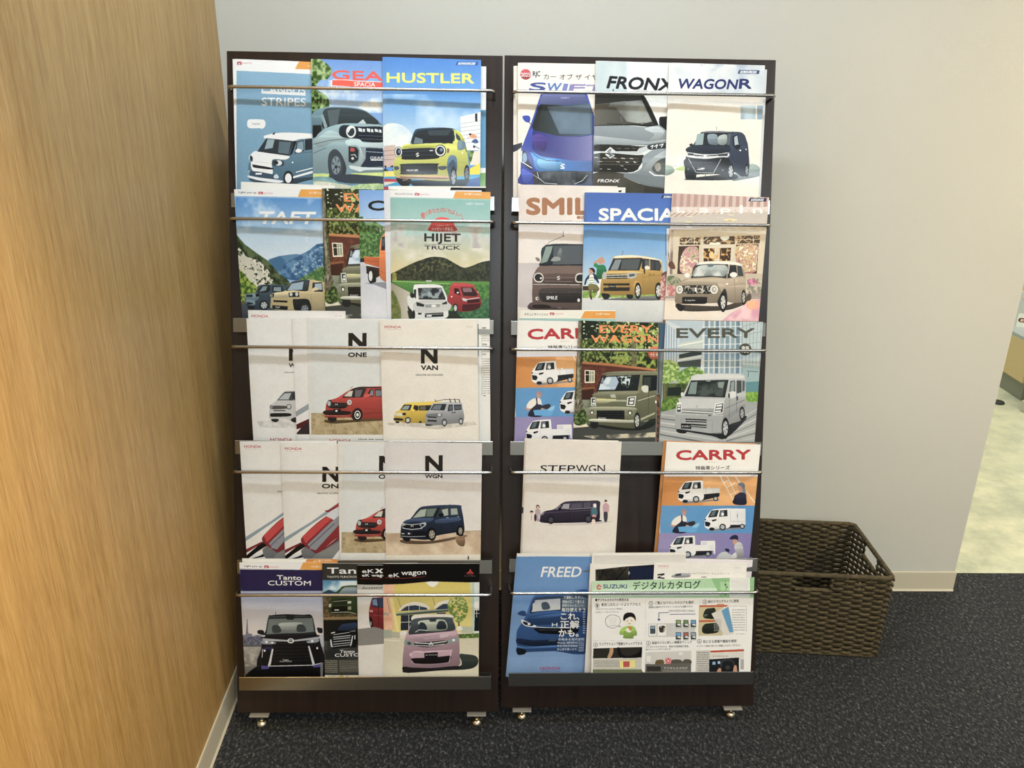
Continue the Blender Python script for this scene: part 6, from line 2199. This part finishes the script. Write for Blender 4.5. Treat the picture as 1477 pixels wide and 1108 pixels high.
nst = [int(round(BW / pit)), int(round(BD / pit))] * 2
HX = {0: (.395, .615), 1: (.33, .67), 2: (2, 2), 3: (.33, .67)}           # hand holes, fraction along the side
hz0, hz1 = BH - .047, BH - .006
for i in range(4):
    for r in range(NR):
        z = .008 + rowh * (r + .5); spans = [(0, 1)]
        if hz0 < z < hz1 and i != 2: a, b = HX[i]; spans = [(0, a), (b, 1)]
        for (f0, f1) in spans:
            n = max(6, int((f1 - f0) * nst[i] * 6)); pts = []
            for j in range(n + 1):
                f = f0 + (f1 - f0) * j / n
                s = math.cos(PI * f * nst[i] + PI * (r % 2)); s = math.copysign(abs(s) ** .6, s)
                pts.append(side_pt(i, f, z + random.uniform(-.0006, .0006), s * .0036))
            bm = bmesh.new(); tube(bm, pts, .0030, 6, rz=.0051); o = obj('strand', bm, m_rope, basket)
            o.data.polygons.foreach_set('use_smooth', [True] * len(o.data.polygons))
    for j in range(nst[i]):                              # upright stakes between the strands
        f = (j + .5) / nst[i]; a, b = HX[i]; top = BH - .006 if not a < f < b else hz0
        bm = bmesh.new(); tube(bm, [side_pt(i, f, .006, 0), side_pt(i, f, top, 0)], .0016, 6); obj('stake', bm, m_rope, basket, smooth=True)
        if a < f < b: bm = bmesh.new(); tube(bm, [side_pt(i, f, hz1, 0), side_pt(i, f, BH - .004, 0)], .0016, 6); obj('stake', bm, m_rope, basket, smooth=True)
    if i == 2: continue
    a, b = HX[i]; bm = bmesh.new()                       # binding round the hand hole
    tube(bm, [side_pt(i, a, hz0, 0), side_pt(i, b, hz0, 0), side_pt(i, b, hz1 + .002, 0), side_pt(i, a, hz1 + .002, 0)], .0052, 8, closed=True)
    obj('handle_binding', bm, m_rope, basket, smooth=True)
bm = bmesh.new(); pts = []
for i in range(4):
    for j in range(12): pts.append(side_pt(i, .03 + .94 * j / 11, BH - .003, .001))
tube(bm, pts, .0062, 10, closed=True); obj('rim', bm, m_rope, basket, smooth=True)
bm = bmesh.new(); pts = [side_pt(i, .03 + .94 * j / 5, .006, 0) for i in range(4) for j in range(6)]; tube(bm, pts, .0055, 8, closed=True); obj('foot_ring', bm, m_rope, basket, smooth=True)
for j in range(22):
    y = .018 + j * (BD - .036) / 21; bm = bmesh.new()
    tube(bm, [(.014 + (BW - .028) * q / 30, y, .006 + .002 * math.cos(PI * q + PI * j)) for q in range(31)], .0056, 6, rz=.0032); obj('bottom_strand', bm, m_rope, basket, smooth=True)

# ---------------------------------------------------------------- low bench and things beyond the wall end
m_ply = mat('pale_yellow_laminate', srgb('dcc48c'), .4); m_kick = mat('grey_plinth', srgb('8b8e7c'), .5); m_white = mat('white_gloss_edge', srgb('efeee0'), .35)
m_gtop = mat('grey_green_top', srgb('a9b4b4'), .3); m_blk = mat('black_rubber', srgb('23262a'), .5)
MB = Matrix.Translation((3.318, 2.34, 0)) @ Matrix.Rotation(-math.atan2(.030, .224), 4, 'Z')
bench = thing('low_bench', 'low bench with yellow front and grey plinth beyond the wall end', 'bench', MB)
obj('plinth', B(.0, -.10, 0, .62, .92, .092), m_kick, bench, bevel=.002)
obj('front_board', B(-.012, -.10, .092, .006, .92, .30), m_ply, bench, bevel=.002)
obj('side_board', B(.006, -.112, .092, .62, -.10, .30), m_ply, bench, bevel=.002)
obj('bench_top', B(-.012, -.112, .30, .62, .92, .318), m_gtop, bench, bevel=.002)
shelf = thing('display_stand', 'white edged board standing behind the low bench', 'stand', MB @ Matrix.Translation((0, .93, 0)))
obj('stand_panel', B(-.2, 0, 0, 1.0, .05, .375), m_white, shelf, bevel=.003)
obj('stand_back', B(-.2, .012, .375, 1.0, .05, 1.1), m_ply, shelf, bevel=.003)
fl = Print([(0, 0), (100, 0), (100, 141), (0, 141)], 'e6e6dc', 0, 0, 1, 300, 424)
fl.draw('''
s 3a2420 34,30 38,12 50,6 64,12 68,32 66,50 58,58 44,58 36,50
s e0b49c 40,24 50,18 60,24 61,40 51,52 41,40
p f2f0ea 40,60 62,60 52,88
s 1c1c20 8,130 14,84 38,60 51,86 64,60 88,84 94,130 94,141 8,141
p f2f0ea 46,62 56,62 51,84
''')
m_fl = mat('leaflet_print', (1, 1, 1), .4); tx = nd(m_fl, 'ShaderNodeTexImage'); tx.image = fl.image('leaflet'); ln(m_fl, tx.outputs[0], bs(m_fl).inputs['Base Color'])
bm = bmesh.new(); uvl = bm.loops.layers.uv.new('print'); cw, ch = .100, .070
vs = [bm.verts.new(c) for c in ((0, 0, 0), (cw, 0, 0), (cw, .012, ch), (0, .012, ch))]; f = bm.faces.new(vs)
for l_, uv in zip(f.loops, ((0, 1), (0, 0), (1, 0), (1, 1))): l_[uvl].uv = uv
vb_ = [bm.verts.new((v.co.x, v.co.y + .002, v.co.z)) for v in vs]
for i in range(4): bm.faces.new((vs[i], vb_[i], vb_[(i + 1) % 4], vs[(i + 1) % 4]))
bm.faces.new(vb_[::-1])
MC = Matrix.Translation((3.405, 2.545, .318)) @ Matrix.Rotation(-.62, 4, 'Z')
t = thing('picture_card', 'small upright card picturing a head and black jacket sideways on the low bench', 'card', MC)
obj('printed_front', bm, m_fl, t)
bm = bmesh.new(); q = [bm.verts.new(c) for c in ((.03, .014, 0), (.07, .014, 0), (.05, .0135, .05), (.05, .05, 0))]
for a in ((0, 1, 3), (1, 2, 3), (2, 0, 3), (0, 2, 1)): bm.faces.new([q[x] for x in a])
obj('prop', bm, m_white, t)
bm = bmesh.new(); lathe(bm, [(.03, 0), (.032, .004), (.028, .010), (.010, .014)], (0, 0, 0), 24); 
o = obj('floor_stopper', bm, m_blk, smooth=True); tag(o, 'small black round stopper on the pale floor by the bench', 'stopper'); o.location = (3.16, 2.2, 0)
t = thing('pedestal', 'white square pedestal with skirting in front of the low bench', 'pedestal', Matrix.Translation((3.205, 2.085, 0)))
obj('shaft', B(.012, -.35, .0, .30, .0, .9), m_white, t, bevel=.004); obj('skirt', B(0, -.362, 0, .312, .012, .055), m_base, t, bevel=.003)
